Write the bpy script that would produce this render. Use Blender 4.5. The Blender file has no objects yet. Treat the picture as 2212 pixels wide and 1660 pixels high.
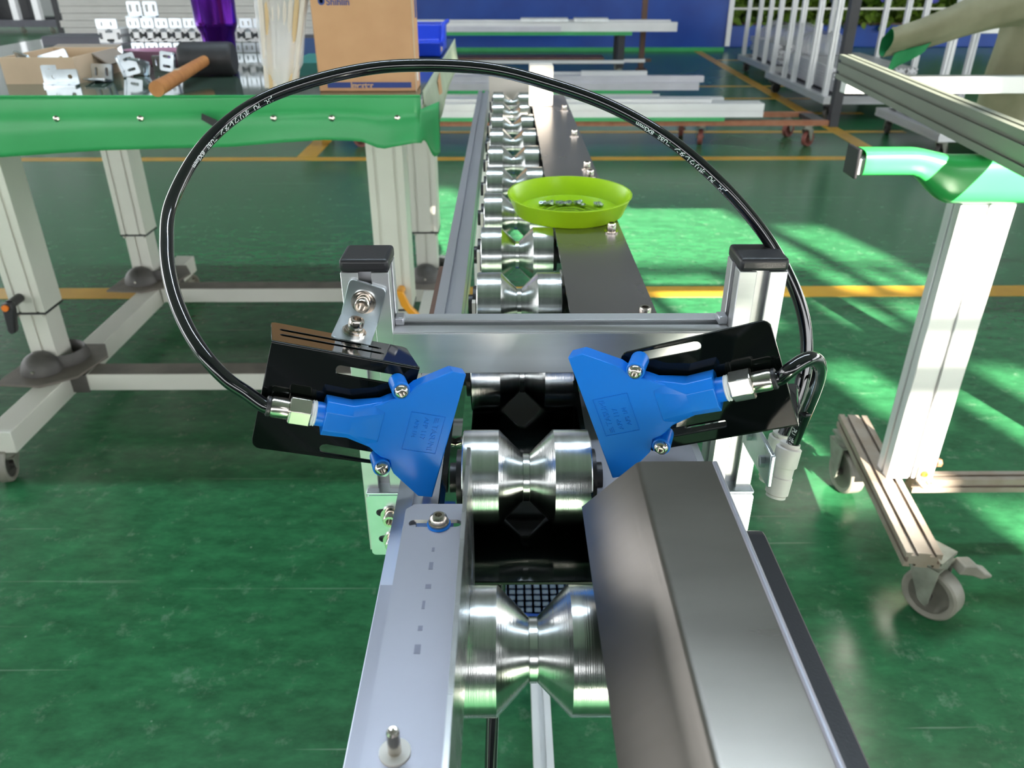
import bpy, bmesh, math, random
from mathutils import Vector, Matrix, Euler
from mathutils.geometry import tessellate_polygon

random.seed(7)
R = math.radians
SC = bpy.context.scene
COL = SC.collection

# ------------------------------------------------------------------ camera
HC = 1.06                                   # camera height over the floor
cam = bpy.data.cameras.new('camera')
cam_o = bpy.data.objects.new('camera', cam); COL.objects.link(cam_o)
cam.sensor_width = 36.0; cam.lens = 1704.9 / 2212 * 36
cam.clip_start = 0.02; cam.clip_end = 200
cam_o.location = (0, 0, HC)
cam_o.rotation_euler = (R(90 - 28.43), 0, R(-0.4317))
cam.dof.use_dof = True; cam.dof.focus_distance = 0.46; cam.dof.aperture_fstop = 18
SC.camera = cam_o

# ------------------------------------------------------------------ world, sun, exposure
w = bpy.data.worlds.new('sky'); SC.world = w; w.use_nodes = True
bg = w.node_tree.nodes['Background']
bg.inputs[0].default_value = (0.93, 0.95, 0.97, 1); bg.inputs[1].default_value = 5.0
SUN_AZ, SUN_EL = R(16), R(27.5)
sun = bpy.data.lights.new('sun', 'SUN'); sun.energy = 34; sun.angle = R(0.6); sun.color = (1, .93, .80)
sun_o = bpy.data.objects.new('sun', sun); COL.objects.link(sun_o)
sd = Vector((-math.sin(SUN_AZ) * math.cos(SUN_EL), math.cos(SUN_AZ) * math.cos(SUN_EL), -math.sin(SUN_EL)))
sun_o.rotation_euler = sd.to_track_quat('-Z', 'Y').to_euler(); sun_o.location = (3, -8, 8)
vs = SC.view_settings
vs.view_transform = 'Standard'; vs.look = 'None'; vs.exposure = 0.36; vs.gamma = 1.0; vs.use_curve_mapping = False

# ------------------------------------------------------------------ materials
MATS = {}
def mat(name, col, rough=.5, metal=0., var=.08, scale=12., stretch=(1, 1, 1), bump=0., bscale=80., bstretch=None,
        coat=0., rvar=0., trans=0., alpha=1., emit=None, estr=0., ior=1.5, aniso=0., col2=None, spec=.5, sss=0.):
    m = bpy.data.materials.new(name); m.use_nodes = True
    nt = m.node_tree; N = nt.nodes; L = nt.links
    p = N['Principled BSDF']
    tc = N.new('ShaderNodeTexCoord'); mp = N.new('ShaderNodeMapping'); mp.inputs['Scale'].default_value = stretch
    L.new(tc.outputs['Object'], mp.inputs[0])
    nz = N.new('ShaderNodeTexNoise'); nz.inputs['Scale'].default_value = scale; nz.inputs['Detail'].default_value = 5
    L.new(mp.outputs[0], nz.inputs['Vector'])
    rp = N.new('ShaderNodeValToRGB'); rp.color_ramp.elements[0].position = .3; rp.color_ramp.elements[1].position = .7
    c2 = col2 if col2 else tuple(min(1, c * (1 + var)) for c in col)
    c1 = col if col2 else tuple(c * (1 - var) for c in col)
    rp.color_ramp.elements[0].color = (*c1, 1); rp.color_ramp.elements[1].color = (*c2, 1)
    L.new(nz.outputs[0], rp.inputs[0]); L.new(rp.outputs[0], p.inputs['Base Color'])
    p.inputs['Roughness'].default_value = rough; p.inputs['Metallic'].default_value = metal
    if rvar:
        mr = N.new('ShaderNodeMapRange'); mr.inputs[3].default_value = max(.02, rough - rvar); mr.inputs[4].default_value = min(1, rough + rvar)
        L.new(nz.outputs[0], mr.inputs[0]); L.new(mr.outputs[0], p.inputs['Roughness'])
    p.inputs['IOR'].default_value = ior
    p.inputs['Specular IOR Level'].default_value = spec
    if coat: p.inputs['Coat Weight'].default_value = coat; p.inputs['Coat Roughness'].default_value = .05
    if trans: p.inputs['Transmission Weight'].default_value = trans
    if alpha < 1: p.inputs['Alpha'].default_value = alpha
    if emit: p.inputs['Emission Color'].default_value = (*emit, 1); p.inputs['Emission Strength'].default_value = estr
    if aniso: p.inputs['Anisotropic'].default_value = aniso
    if bump:
        m2 = N.new('ShaderNodeMapping'); m2.inputs['Scale'].default_value = bstretch or (1, 1, 1); L.new(tc.outputs['Object'], m2.inputs[0])
        n2 = N.new('ShaderNodeTexNoise'); n2.inputs['Scale'].default_value = bscale; n2.inputs['Detail'].default_value = 4; L.new(m2.outputs[0], n2.inputs['Vector'])
        b = N.new('ShaderNodeBump'); b.inputs['Strength'].default_value = bump; b.inputs['Distance'].default_value = .002
        L.new(n2.outputs[0], b.inputs['Height']); L.new(b.outputs[0], p.inputs['Normal'])
    MATS[name] = m
    return m

def floor_mat():
    m = mat('green_epoxy', (.016, .102, .039), rough=.25, scale=.7, col2=(.031, .150, .060), rvar=.07, bump=.12, bscale=30, spec=.45)
    nt = m.node_tree; N = nt.nodes; L = nt.links; p = N['Principled BSDF']
    tc = N['Texture Coordinate']; rp = N['Color Ramp']
    rp.color_ramp.interpolation = 'B_SPLINE'; rp.color_ramp.elements[0].position = .15; rp.color_ramp.elements[1].position = .85
    # worn mottling from trowel strokes
    mm = N.new('ShaderNodeMapping'); mm.inputs['Scale'].default_value = (15, 30, 1); mm.inputs['Rotation'].default_value = (0, 0, .15); L.new(tc.outputs['Object'], mm.inputs[0])
    nm = N.new('ShaderNodeTexNoise'); nm.inputs['Scale'].default_value = 1.0; nm.inputs['Detail'].default_value = 9; nm.inputs['Roughness'].default_value = .7; L.new(mm.outputs[0], nm.inputs['Vector'])
    rm = N.new('ShaderNodeMapRange'); rm.inputs[1].default_value = .3; rm.inputs[2].default_value = .7; rm.inputs[3].default_value = .62; rm.inputs[4].default_value = 1.36; L.new(nm.outputs[0], rm.inputs[0])
    ml_ = N.new('ShaderNodeMix'); ml_.data_type = 'RGBA'; ml_.blend_type = 'MULTIPLY'; ml_.inputs[0].default_value = 1; L.new(rp.outputs[0], ml_.inputs[6]); L.new(rm.outputs[0], ml_.inputs[7])
    # scuffs: short pale scratches and flecks with shapes of their own
    n1 = N.new('ShaderNodeTexNoise'); n1.inputs['Scale'].default_value = 22; n1.inputs['Detail'].default_value = 8; n1.inputs['Roughness'].default_value = .75
    L.new(tc.outputs['Object'], n1.inputs['Vector'])
    r1 = N.new('ShaderNodeValToRGB'); r1.color_ramp.elements[0].position = .57; r1.color_ramp.elements[1].position = .74
    r1.color_ramp.elements[1].color = (.34, .34, .34, 1)
    L.new(n1.outputs[0], r1.inputs[0])
    scr = []
    for ang_, sx_, sy_, off_ in ((.12, 1.3, 70, 0), (-.85, 1.1, 80, 3.1), (1.0, 1.0, 75, 7.7)):
        m2 = N.new('ShaderNodeMapping'); m2.inputs['Scale'].default_value = (sx_, sy_, 1); m2.inputs['Rotation'].default_value = (0, 0, ang_); m2.inputs['Location'].default_value = (off_, off_, 0); L.new(tc.outputs['Object'], m2.inputs[0])
        n2 = N.new('ShaderNodeTexNoise'); n2.inputs['Scale'].default_value = 1.0; n2.inputs['Detail'].default_value = 3; L.new(m2.outputs[0], n2.inputs['Vector'])
        q2 = N.new('ShaderNodeValToRGB'); q2.color_ramp.elements[0].position = .715; q2.color_ramp.elements[1].position = .75; q2.color_ramp.elements[1].color = (.33, .33, .33, 1)
        L.new(n2.outputs[0], q2.inputs[0]); scr.append(q2)
    r2a = N.new('ShaderNodeMath'); r2a.operation = 'ADD'; L.new(scr[0].outputs[0], r2a.inputs[0]); L.new(scr[1].outputs[0], r2a.inputs[1])
    r2 = N.new('ShaderNodeMath'); r2.operation = 'ADD'; r2.use_clamp = True; L.new(r2a.outputs[0], r2.inputs[0]); L.new(scr[2].outputs[0], r2.inputs[1])
    v = N.new('ShaderNodeTexVoronoi'); v.inputs['Scale'].default_value = 17; L.new(tc.outputs['Object'], v.inputs['Vector'])
    r3 = N.new('ShaderNodeValToRGB'); r3.color_ramp.elements[0].position = .0; r3.color_ramp.elements[1].position = .045
    r3.color_ramp.elements[0].color = (1, 1, 1, 1); r3.color_ramp.elements[1].color = (0, 0, 0, 1); L.new(v.outputs['Distance'], r3.inputs[0])
    a1 = N.new('ShaderNodeMath'); a1.operation = 'ADD'; a1.use_clamp = True; L.new(r1.outputs[0], a1.inputs[0]); L.new(r2.outputs[0], a1.inputs[1])
    a2 = N.new('ShaderNodeMath'); a2.operation = 'ADD'; a2.use_clamp = True; L.new(a1.outputs[0], a2.inputs[0]); L.new(r3.outputs[0], a2.inputs[1])
    mx = N.new('ShaderNodeMix'); mx.data_type = 'RGBA'; L.new(a2.outputs[0], mx.inputs[0]); L.new(ml_.outputs[2], mx.inputs[6]); mx.inputs[7].default_value = (.30, .38, .30, 1)
    L.new(mx.outputs[2], p.inputs['Base Color'])
    return m
floor_mat()
mat('line_yellow', (.50, .26, .02), rough=.35, col2=(.60, .33, .03), scale=8, bump=.05, bscale=30)
mat('alu', (.60, .60, .65), rough=.36, metal=.85, var=.06, scale=6, bump=.02, bscale=400)
mat('alu_clear', (.66, .66, .675), rough=.40, metal=.85, var=.06, scale=9, stretch=(1, 1, 12), bump=.02, bscale=300)
mat('alu_white', (.74, .74, .74), rough=.42, metal=.45, var=.05, scale=5)
mat('alu_leg', (.72, .71, .64), rough=.45, metal=.25, var=.06, scale=4)
mat('alu_shaded', (.19, .205, .165), rough=.5, metal=.3, var=.06, scale=4)  # shade on the slanting beam is put into this darker aluminium
mat('alu_dirty', (.26, .20, .15), rough=.5, metal=.4, col2=(.36, .31, .26), scale=18, bump=.05)
mat('steel_roller', (.70, .71, .70), rough=.22, metal=1, var=.10, scale=5, stretch=(60, .6, .6), rvar=.06, bump=.05, bscale=14, bstretch=(90, .4, .4), aniso=.3)
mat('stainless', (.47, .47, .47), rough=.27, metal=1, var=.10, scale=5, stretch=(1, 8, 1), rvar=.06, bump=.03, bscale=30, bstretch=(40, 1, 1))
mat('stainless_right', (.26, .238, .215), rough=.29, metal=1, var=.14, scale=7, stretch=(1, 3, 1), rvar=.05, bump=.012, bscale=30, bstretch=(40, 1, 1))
mat('stainless_film', (.33, .325, .365), rough=.42, metal=.75, var=.07, scale=9, bump=.015, bscale=200)
mat('plate_dark', (.34, .31, .31), rough=.26, metal=.9, var=.12, scale=6, rvar=.08)
mat('zinc', (.66, .72, .76), rough=.30, metal=1, var=.10, scale=40, rvar=.08)
mat('nickel', (.62, .58, .52), rough=.2, metal=1, var=.06, scale=30)
mat('bolt_steel', (.66, .60, .54), rough=.18, metal=1, var=.08, scale=60)
mat('black_paint', (.003, .0045, .004), rough=.07, var=.2, spec=.3)
mat('black_plastic', (.018, .017, .020), rough=.42, var=.1, bump=.06, bscale=900)
mat('black_rubber', (.03, .03, .032), rough=.55, var=.3, scale=25)
mat('grey_rubber', (.075, .070, .064), rough=.5, var=.3, scale=18)
mat('boot_plate', (.17, .148, .125), rough=.55, var=.2, scale=18)
mat('blue_plastic', (.0035, .19, .74), rough=.32, var=.04, scale=15)
mat('blue_emboss', (.0035, .19, .74), rough=.28, var=.04, scale=15)
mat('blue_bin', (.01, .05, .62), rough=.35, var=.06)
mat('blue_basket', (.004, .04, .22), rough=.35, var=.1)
mat('grid_tile', (.16, .20, .24), rough=.4, var=.1)
mat('pu_tube', (.004, .004, .006), rough=.12, var=.1, coat=.8)
mat('print_white', (.78, .80, .82), rough=.5)
mat('white_plastic', (.72, .68, .63), rough=.38, var=.03)
mat('white_tape', (.85, .85, .85), rough=.5)
mat('white_plate', (.72, .66, .60), rough=.5, var=.04)
mat('lime_plastic', (.36, .60, .008), rough=.28, var=.05, scale=10)
mat('pink_plastic', (.50, .25, .36), rough=.35, var=.05)
mat('vinyl_green', (.035, .33, .10), rough=.38, col2=(.055, .42, .14), scale=4, bump=.15, bscale=7)
mat('vinyl_pale', (.45, .50, .36), rough=.5, var=.12)
mat('table_top', (.045, .075, .055), rough=.07, col2=(.06, .10, .075), scale=2, spec=.4)
mat('cardboard', (.60, .325, .165), rough=.75, col2=(.65, .365, .19), scale=20)
mat('cardboard_pale', (.62, .47, .32), rough=.75, var=.05, scale=20)
mat('cardboard_grey', (.33, .27, .22), rough=.8, var=.06, scale=20)
mat('print_blue', (.03, .06, .25), rough=.6)
mat('print_tan', (.68, .42, .25), rough=.7)
mat('purple_metal', (.16, .02, .42), rough=.16, metal=.9, var=.1)
mat('wood', (.42, .16, .045), rough=.45, col2=(.55, .24, .08), scale=30, stretch=(1, 6, 1))
mat('rod_pale', (.66, .58, .50), rough=.5, var=.1)
mat('rod_tan', (.62, .43, .22), rough=.5, var=.1)
mat('clear_film', (.85, .85, .88), rough=.18, alpha=.38)
mat('grey_film', (.40, .40, .42), rough=.25, alpha=.5, bump=.4, bscale=20)
mat('panel_white', (.64, .61, .58), rough=.5, var=.03)
mat('dark_grey', (.10, .10, .12), rough=.45, metal=.3)
mat('wall_blue', (.005, .048, .30), rough=.30, col2=(.010, .075, .40), scale=2.5)
mat('wall_dark', (.10, .11, .11), rough=.8, var=.05, scale=1)
mat('wall_grey', (.30, .31, .31), rough=.8, var=.04, scale=1)
mat('ceiling_grey', (.34, .33, .32), rough=.85, var=.04, scale=1)
mat('ink_faint', (.20, .20, .25), rough=.5, metal=.5)
mat('rust', (.30, .10, .045), rough=.6, col2=(.40, .17, .09), scale=14)
mat('black_steel', (.025, .025, .03), rough=.45, var=.2)
mat('caster_red', (.23, .065, .05), rough=.5, var=.2)
mat('caster_grey', (.22, .205, .17), rough=.5, var=.2, scale=20)
mat('caster_dark', (.05, .045, .04), rough=.55, var=.3, scale=25)
mat('caster_fork', (.26, .265, .22), rough=.45, metal=.4, var=.25, scale=30)
mat('canvas', (.17, .16, .095), rough=.85, col2=(.25, .24, .155), scale=10, bump=.2, bscale=12)
mat('canvas_in', (.01, .22, .07), rough=.7, var=.2)
mat('wrap_green', (.03, .33, .075), rough=.28, var=.1, scale=6)
mat('leaf', (.05, .13, .012), rough=.45, col2=(.20, .30, .03), scale=3)
mat('backing_green', (.03, .05, .02), rough=.9, var=.3, scale=3)
mat('flower', (.18, .18, .75), rough=.6, var=.3)
mat('orange', (.80, .20, .02), rough=.35)
mat('yellow_lever', (.80, .34, .02), rough=.35)
mat('lamp_white', (.9, .9, .9), rough=.5, emit=(.72, .86, 1.0), estr=60)
mat('lamp_warm', (.9, .9, .9), rough=.5, emit=(1.0, .93, .75), estr=220)
mat('brown_post', (.12, .06, .04), rough=.55, var=.2)
mat('water_blue', (.05, .12, .3), rough=.4)

# ------------------------------------------------------------------ mesh builder
class B:
    def __init__(s): s.v = []; s.f = []
    def add(s, vs, fs, M=None):
        o = len(s.v)
        for p in vs:
            p = Vector(p)
            s.v.append(M @ p if M else p)
        for f in fs: s.f.append(tuple(i + o for i in f))
        return s
    def box(s, x0, x1, y0, y1, z0, z1, M=None):
        return s.add([(x, y, z) for x in (x0, x1) for y in (y0, y1) for z in (z0, z1)],
                     [(0, 1, 3, 2), (4, 6, 7, 5), (0, 4, 5, 1), (2, 3, 7, 6), (0, 2, 6, 4), (1, 5, 7, 3)], M)
    def prism(s, poly, ax, a0, a1, M=None):
        n = len(poly)
        def mp(u, v, a): return {'X': (a, u, v), 'Y': (u, a, v), 'Z': (u, v, a)}[ax]
        vs = [mp(u, v, a0) for u, v in poly] + [mp(u, v, a1) for u, v in poly]
        fs = [(i, (i + 1) % n, n + (i + 1) % n, n + i) for i in range(n)]
        tri = tessellate_polygon([[Vector((u, v, 0)) for u, v in poly]])
        fs += [tuple(t) for t in tri] + [tuple(n + i for i in t) for t in tri]
        return s.add(vs, fs, M)
    def plate(s, outer, holes, ax, a0, a1, M=None):
        def mp(u, v, a): return {'X': (a, u, v), 'Y': (u, a, v), 'Z': (u, v, a)}[ax]
        loops = [outer] + holes
        flat = [q for l in loops for q in l]; n = len(flat)
        tri = tessellate_polygon([[Vector((u, v, 0)) for u, v in l] for l in loops])
        vs = [mp(u, v, a0) for u, v in flat] + [mp(u, v, a1) for u, v in flat]
        fs = [tuple(t) for t in tri] + [tuple(n + i for i in t) for t in tri]
        o = 0
        for l in loops:
            k = len(l)
            fs += [(o + i, o + (i + 1) % k, n + o + (i + 1) % k, n + o + i) for i in range(k)]
            o += k
        return s.add(vs, fs, M)
    def lathe(s, prof, p0=(0, 0, 0), d=(0, 0, 1), n=24, M=None):
        d = Vector(d).normalized(); a = d.orthogonal().normalized(); b = d.cross(a); p0 = Vector(p0)
        vs = []; fs = []; m = len(prof)
        for i in range(n):
            t = 2 * math.pi * i / n; e = a * math.cos(t) + b * math.sin(t)
            for r, h in prof: vs.append(p0 + d * h + e * r)
        for i in range(n):
            j = (i + 1) % n
            for k in range(m - 1): fs.append((i * m + k, j * m + k, j * m + k + 1, i * m + k + 1))
        if prof[0][0] > 1e-6: fs.append(tuple(i * m for i in range(n)))
        if prof[-1][0] > 1e-6: fs.append(tuple(i * m + m - 1 for i in range(n)))
        return s.add(vs, fs, M)
    def cyl(s, p0, p1, r0, r1=None, n=16, M=None):
        p0 = Vector(p0); p1 = Vector(p1)
        return s.lathe([(r0, 0), (r0 if r1 is None else r1, (p1 - p0).length)], p0, p1 - p0, n, M)
    def tube(s, pts, r, n=12, M=None):
        pts = [Vector(p) for p in pts]; up = None; vs = []; fs = []
        for i, p in enumerate(pts):
            t = (pts[min(i + 1, len(pts) - 1)] - pts[max(i - 1, 0)]).normalized()
            up = t.orthogonal().normalized() if up is None else (up - t * up.dot(t)).normalized()
            b = t.cross(up); rr = r(i / (len(pts) - 1)) if callable(r) else r
            for k in range(n):
                a = 2 * math.pi * k / n; vs.append(p + up * (rr * math.cos(a)) + b * (rr * math.sin(a)))
        for i in range(len(pts) - 1):
            for k in range(n):
                q = (k + 1) % n; fs.append((i * n + k, i * n + q, (i + 1) * n + q, (i + 1) * n + k))
        fs += [tuple(range(n)), tuple((len(pts) - 1) * n + k for k in range(n))]
        return s.add(vs, fs, M)
    def ell(s, c, rx, ry, rz, n=16, m=8, t0=-90, t1=90, M=None):
        vs = []; fs = []
        for j in range(m + 1):
            t = R(t0 + (t1 - t0) * j / m)
            for i in range(n):
                a = 2 * math.pi * i / n
                vs.append((c[0] + rx * math.cos(t) * math.cos(a), c[1] + ry * math.cos(t) * math.sin(a), c[2] + rz * math.sin(t)))
        for j in range(m):
            for i in range(n):
                k = (i + 1) % n; fs.append((j * n + i, j * n + k, (j + 1) * n + k, (j + 1) * n + i))
        if t0 > -89: fs.append(tuple(range(n)))
        return s.add(vs, fs, M)
    def grid(s, fn, nu, nv, M=None):
        vs = [fn(i / nu, j / nv) for j in range(nv + 1) for i in range(nu + 1)]
        fs = [(j * (nu + 1) + i, j * (nu + 1) + i + 1, (j + 1) * (nu + 1) + i + 1, (j + 1) * (nu + 1) + i) for j in range(nv) for i in range(nu)]
        return s.add(vs, fs, M)

def rrect(x0, x1, y0, y1, r, n=4):
    out = []
    for cx, cy, a0 in ((x1 - r, y0 + r, -90), (x1 - r, y1 - r, 0), (x0 + r, y1 - r, 90), (x0 + r, y0 + r, 180)):
        for i in range(n + 1):
            a = R(a0 + 90 * i / n); out.append((cx + r * math.cos(a), cy + r * math.sin(a)))
    return out
def slot(ax, ay, bx, by, r, n=6):
    d = math.atan2(by - ay, bx - ax); out = []
    for i in range(n + 1):
        a = d - math.pi / 2 + math.pi * i / n; out.append((bx + r * math.cos(a), by + r * math.sin(a)))
    for i in range(n + 1):
        a = d + math.pi / 2 + math.pi * i / n; out.append((ax + r * math.cos(a), ay + r * math.sin(a)))
    return out
def circ(cx, cy, r, n=16, a0=0): return [(cx + r * math.cos(a0 + 2 * math.pi * i / n), cy + r * math.sin(a0 + 2 * math.pi * i / n)) for i in range(n)]
def profile(w, h, t=(), b=(), l=(), r=(), o=.008, lip=.002, wi=.013, d=.007):
    """outline of a slotted aluminium profile centred on 0; t, b, l, r: slot centres on each side"""
    pts = []
    def side(cs, length, f):
        q = [(-length / 2, 0)]
        for c in sorted(cs):
            q += [(c - o / 2, 0), (c - o / 2, lip), (c - wi / 2, lip), (c - wi / 2, d), (c + wi / 2, d), (c + wi / 2, lip), (c + o / 2, lip), (c + o / 2, 0)]
        pts.extend(f(u, v) for u, v in q)
    side(b, w, lambda u, v: (u, -h / 2 + v))
    side(r, h, lambda u, v: (w / 2 - v, u))
    side([-c for c in t], w, lambda u, v: (-u, h / 2 - v))
    side([-c for c in l], h, lambda u, v: (-w / 2 + v, -u))
    return pts
def shift(poly, du, dv): return [(u + du, v + dv) for u, v in poly]

def wloc(o):
    p = Vector((0, 0, 0))
    while o: p += o.location; o = o.parent
    return p
def mk(name, b, m, parent=None, smooth=40, bevel=0, seg=2, local=False, label=None):
    """one mesh object; world coordinates unless local=True (then relative to the parent)"""
    me = bpy.data.meshes.new(name)
    off = Vector((0, 0, 0)) if (local or parent is None) else wloc(parent)
    if parent is None and not local and b.v:
        mn = [min(v[i] for v in b.v) for i in range(3)]; mx = [max(v[i] for v in b.v) for i in range(3)]
        off = Vector(((mn[0] + mx[0]) / 2, (mn[1] + mx[1]) / 2, mn[2]))
    me.from_pydata([v - off for v in b.v], [], b.f)
    bm = bmesh.new(); bm.from_mesh(me); bmesh.ops.recalc_face_normals(bm, faces=bm.faces); bm.to_mesh(me); bm.free()
    if smooth:
        for p in me.polygons: p.use_smooth = True
        me.set_sharp_from_angle(angle=R(smooth))
    me.materials.append(MATS[m])
    o = bpy.data.objects.new(name, me); COL.objects.link(o); o.parent = parent
    if parent is None and not local: o.location = off
    if bevel:
        md = o.modifiers.new('bevel', 'BEVEL'); md.width = bevel; md.segments = seg; md.limit_method = 'ANGLE'; md.angle_limit = R(35); md.harden_normals = False
    if label: o['label'] = label
    return o
def tag(o, label, cat, group=None, kind=None):
    o['label'] = label; o['category'] = cat
    if group: o['group'] = group
    if kind: o['kind'] = kind
    return o
def thing(name, label, cat, loc=(0, 0, 0), rot=(0, 0, 0), group=None):
    o = bpy.data.objects.new(name, None); COL.objects.link(o); o.location = loc; o.rotation_euler = rot; o.empty_display_size = .02
    return tag(o, label, cat, group)
def struct(o): o['kind'] = 'structure'; return o
def dup(root, loc=None, rot=None, label=None, group=None, parent=None):
    r = root.copy(); COL.objects.link(r)
    if parent is not None: r.parent = parent
    if loc is not None: r.location = loc
    if rot is not None: r.rotation_euler = rot
    if label: r['label'] = label
    if group: r['group'] = group
    for ch in list(root.children):
        c = ch.copy(); COL.objects.link(c); c.parent = r
        for g in list(ch.children):
            d = g.copy(); COL.objects.link(d); d.parent = c
    return r
def text_mesh(txt, size, depth=0., bold=0.):
    cu = bpy.data.curves.new('t', 'FONT'); cu.body = txt; cu.size = size; cu.extrude = depth; cu.offset = bold
    o = bpy.data.objects.new('t', cu); COL.objects.link(o)
    dg = bpy.context.evaluated_depsgraph_get(); me = o.evaluated_get(dg).to_mesh()
    vs = [v.co.copy() for v in me.vertices]; fs = [tuple(p.vertices) for p in me.polygons]
    o.evaluated_get(dg).to_mesh_clear(); bpy.data.objects.remove(o); bpy.data.curves.remove(cu)
    return vs, fs
def catmull(P, n=8):
    P = [Vector(p) for p in P]; out = []
    for i in range(len(P) - 1):
        a = P[max(i - 1, 0)]; b = P[i]; c = P[i + 1]; d = P[min(i + 2, len(P) - 1)]
        for k in range(n):
            t = k / n
            out.append(.5 * ((2 * b) + (c - a) * t + (2 * a - 5 * b + 4 * c - d) * t * t + (3 * b - a - 3 * c + d) * t ** 3))
    out.append(P[-1]); return out
def socket_bolt(b, p, d, r=.0045, h=.005, M=None):
    """socket cap screw head standing on p along d"""
    b.lathe([(r * .95, 0), (r, h * .1), (r, h * .85), (r * .9, h), (r * .55, h), (r * .55, h * .45), (0, h * .45)], p, d, 14, M)

# ================================================================== SETTING
b = B().box(-14, 14, -6, 24, -.2, 0); fl = struct(mk('floor', b, 'green_epoxy', smooth=0))
def line(x0, x1, y0, y1, z=.0012):
    mk('floor_line', B().box(x0, x1, y0, y1, 0, z), 'line_yellow', fl, smooth=0)
line(-6, 6, 2.60, 2.70)
line(-6, 2.25, 4.74, 4.83)
for i, y in enumerate((5.56, 6.29, 7.01, 7.73)): line(-1.2 if i else -.9, 2.75, y, y + .07)
line(2.45, 2.9, 9.85, 9.92)
b = B(); b.add([(2.215, 4.78, 0), (2.315, 4.78, 0), (2.50, 10.85, 0), (2.40, 10.85, 0), (2.215, 4.78, .0014), (2.315, 4.78, .0014), (2.50, 10.85, .0014), (2.40, 10.85, .0014)],
      [(0, 1, 2, 3), (4, 5, 6, 7), (0, 1, 5, 4), (1, 2, 6, 5), (2, 3, 7, 6), (3, 0, 4, 7)])
mk('floor_line', b, 'line_yellow', fl, smooth=0)
line(-1.26, -1.14, 4.84, 5.6, .001)

# unseen rear wall, its openings cut to shape the floor sun patches and reflections
def wall_with_holes(x0, x1, z0, z1, y0, y1, holes):
    xs = sorted({x0, x1, *[h[0] for h in holes], *[h[1] for h in holes]}); zs = sorted({z0, z1, *[h[2] for h in holes], *[h[3] for h in holes]})
    b = B()
    for i in range(len(zs) - 1):
        run = None
        for j in range(len(xs)):
            solid = False
            if j < len(xs) - 1:
                cx = (xs[j] + xs[j + 1]) / 2; cz = (zs[i] + zs[i + 1]) / 2
                solid = not any(h[0] < cx < h[1] and h[2] < cz < h[3] for h in holes)
            if solid and run is None: run = xs[j]
            if not solid and run is not None:
                b.box(run, xs[j], y0, y1, zs[i], zs[i + 1]); run = None
    return b
YW = -4.0
KX = math.tan(SUN_AZ); KZ = math.tan(SUN_EL) / math.cos(SUN_AZ)
# cutouts added to cast the sun patches, given as strip s = x + y*tan(az) and floor reach Y0..Y1 of the light they let in
SUN_CUTOUTS = [(.60, .92, 3.05, 4.15), (.488, .54, 3.05, 3.20),
          (.98, 1.60, 2.94, 4.15), (1.60, 2.10, 2.94, 3.80), (2.18, 2.42, 2.94, 3.48),
          (.90, 1.24, 2.25, 2.86), (1.30, 1.60, 2.36, 2.86), (1.80, 1.98, 2.36, 2.60), (2.04, 2.20, 2.36, 2.60),
          (1.99, 2.10, 2.68, 2.92), (2.16, 2.26, 2.68, 2.92), (2.29, 2.40, 2.68, 2.92), (1.66, 1.80, 2.68, 2.86),
          (1.04, 1.24, 2.07, 2.15), (1.04, 1.24, 1.40, 1.93), (1.50, 1.66, 1.76, 2.12), (1.95, 2.12, 1.62, 2.10), (1.76, 1.88, 1.50, 1.96),
          (1.42, 1.72, 1.0, 1.45)]
holes = [(-9.5, -2.4, .9, 2.2), (2.4, 9.5, .9, 2.2), (-2.4, 2.4, 1.35, 2.1)]
for s0, s1, Ya, Yb in SUN_CUTOUTS:
    holes.append((s0 - YW * KX, s1 - YW * KX, KZ * (Ya - YW), KZ * (Yb - YW)))
struct(mk('wall_rear', wall_with_holes(-12, 12, 0, 5.4, YW - .06, YW, holes), 'wall_dark', smooth=0))
# side walls with window bands
for nm, x in (('wall_left', -12), ('wall_right', 12)):
    b = B(); b.box(x - .1, x + .1, -4, 18, 0, 1.0); b.box(x - .1, x + .1, -4, 18, 4.0, 5.4)
    for y in (-4, 1.4, 6.8, 12.2, 17.6): b.box(x - .1, x + .1, y, y + .4, 1.0, 4.0)
    struct(mk(nm, b, 'wall_grey', smooth=0))
b = B().box(-12, 12, -4.1, 18, 5.4, 5.5); struct(mk('ceiling', b, 'ceiling_grey', smooth=0))
b = B().box(-12, -2.6, 17.9, 18, 0, 5.4); struct(mk('wall_back_left', b, 'wall_grey', smooth=0))
b = B().box(-2.6, 2.80, 10.9, 11.0, 0, 1.9); struct(mk('wall_back', b, 'wall_blue', smooth=0))
b = B().box(-2.6, 2.80, 10.9, 11.0, 1.9, 5.4); struct(mk('wall_back_upper', b, 'wall_grey', smooth=0))
struct(mk('trim_1', B().box(2.79, 2.85, 10.86, 11.0, .06, 5.4), 'alu_white', smooth=0))
struct(mk('trim_2', B().box(-2.6, 2.79, 10.885, 10.9, 0, .045), 'vinyl_green', smooth=0))
struct(mk('trim_3', B().box(1.10, 2.05, 10.86, 10.9, .30, .33), 'wall_blue', smooth=0))
b = B().box(2.85, 12, 10.9, 11.0, 1.5, 5.4); struct(mk('wall_back_right', b, 'wall_grey', smooth=0))

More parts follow.
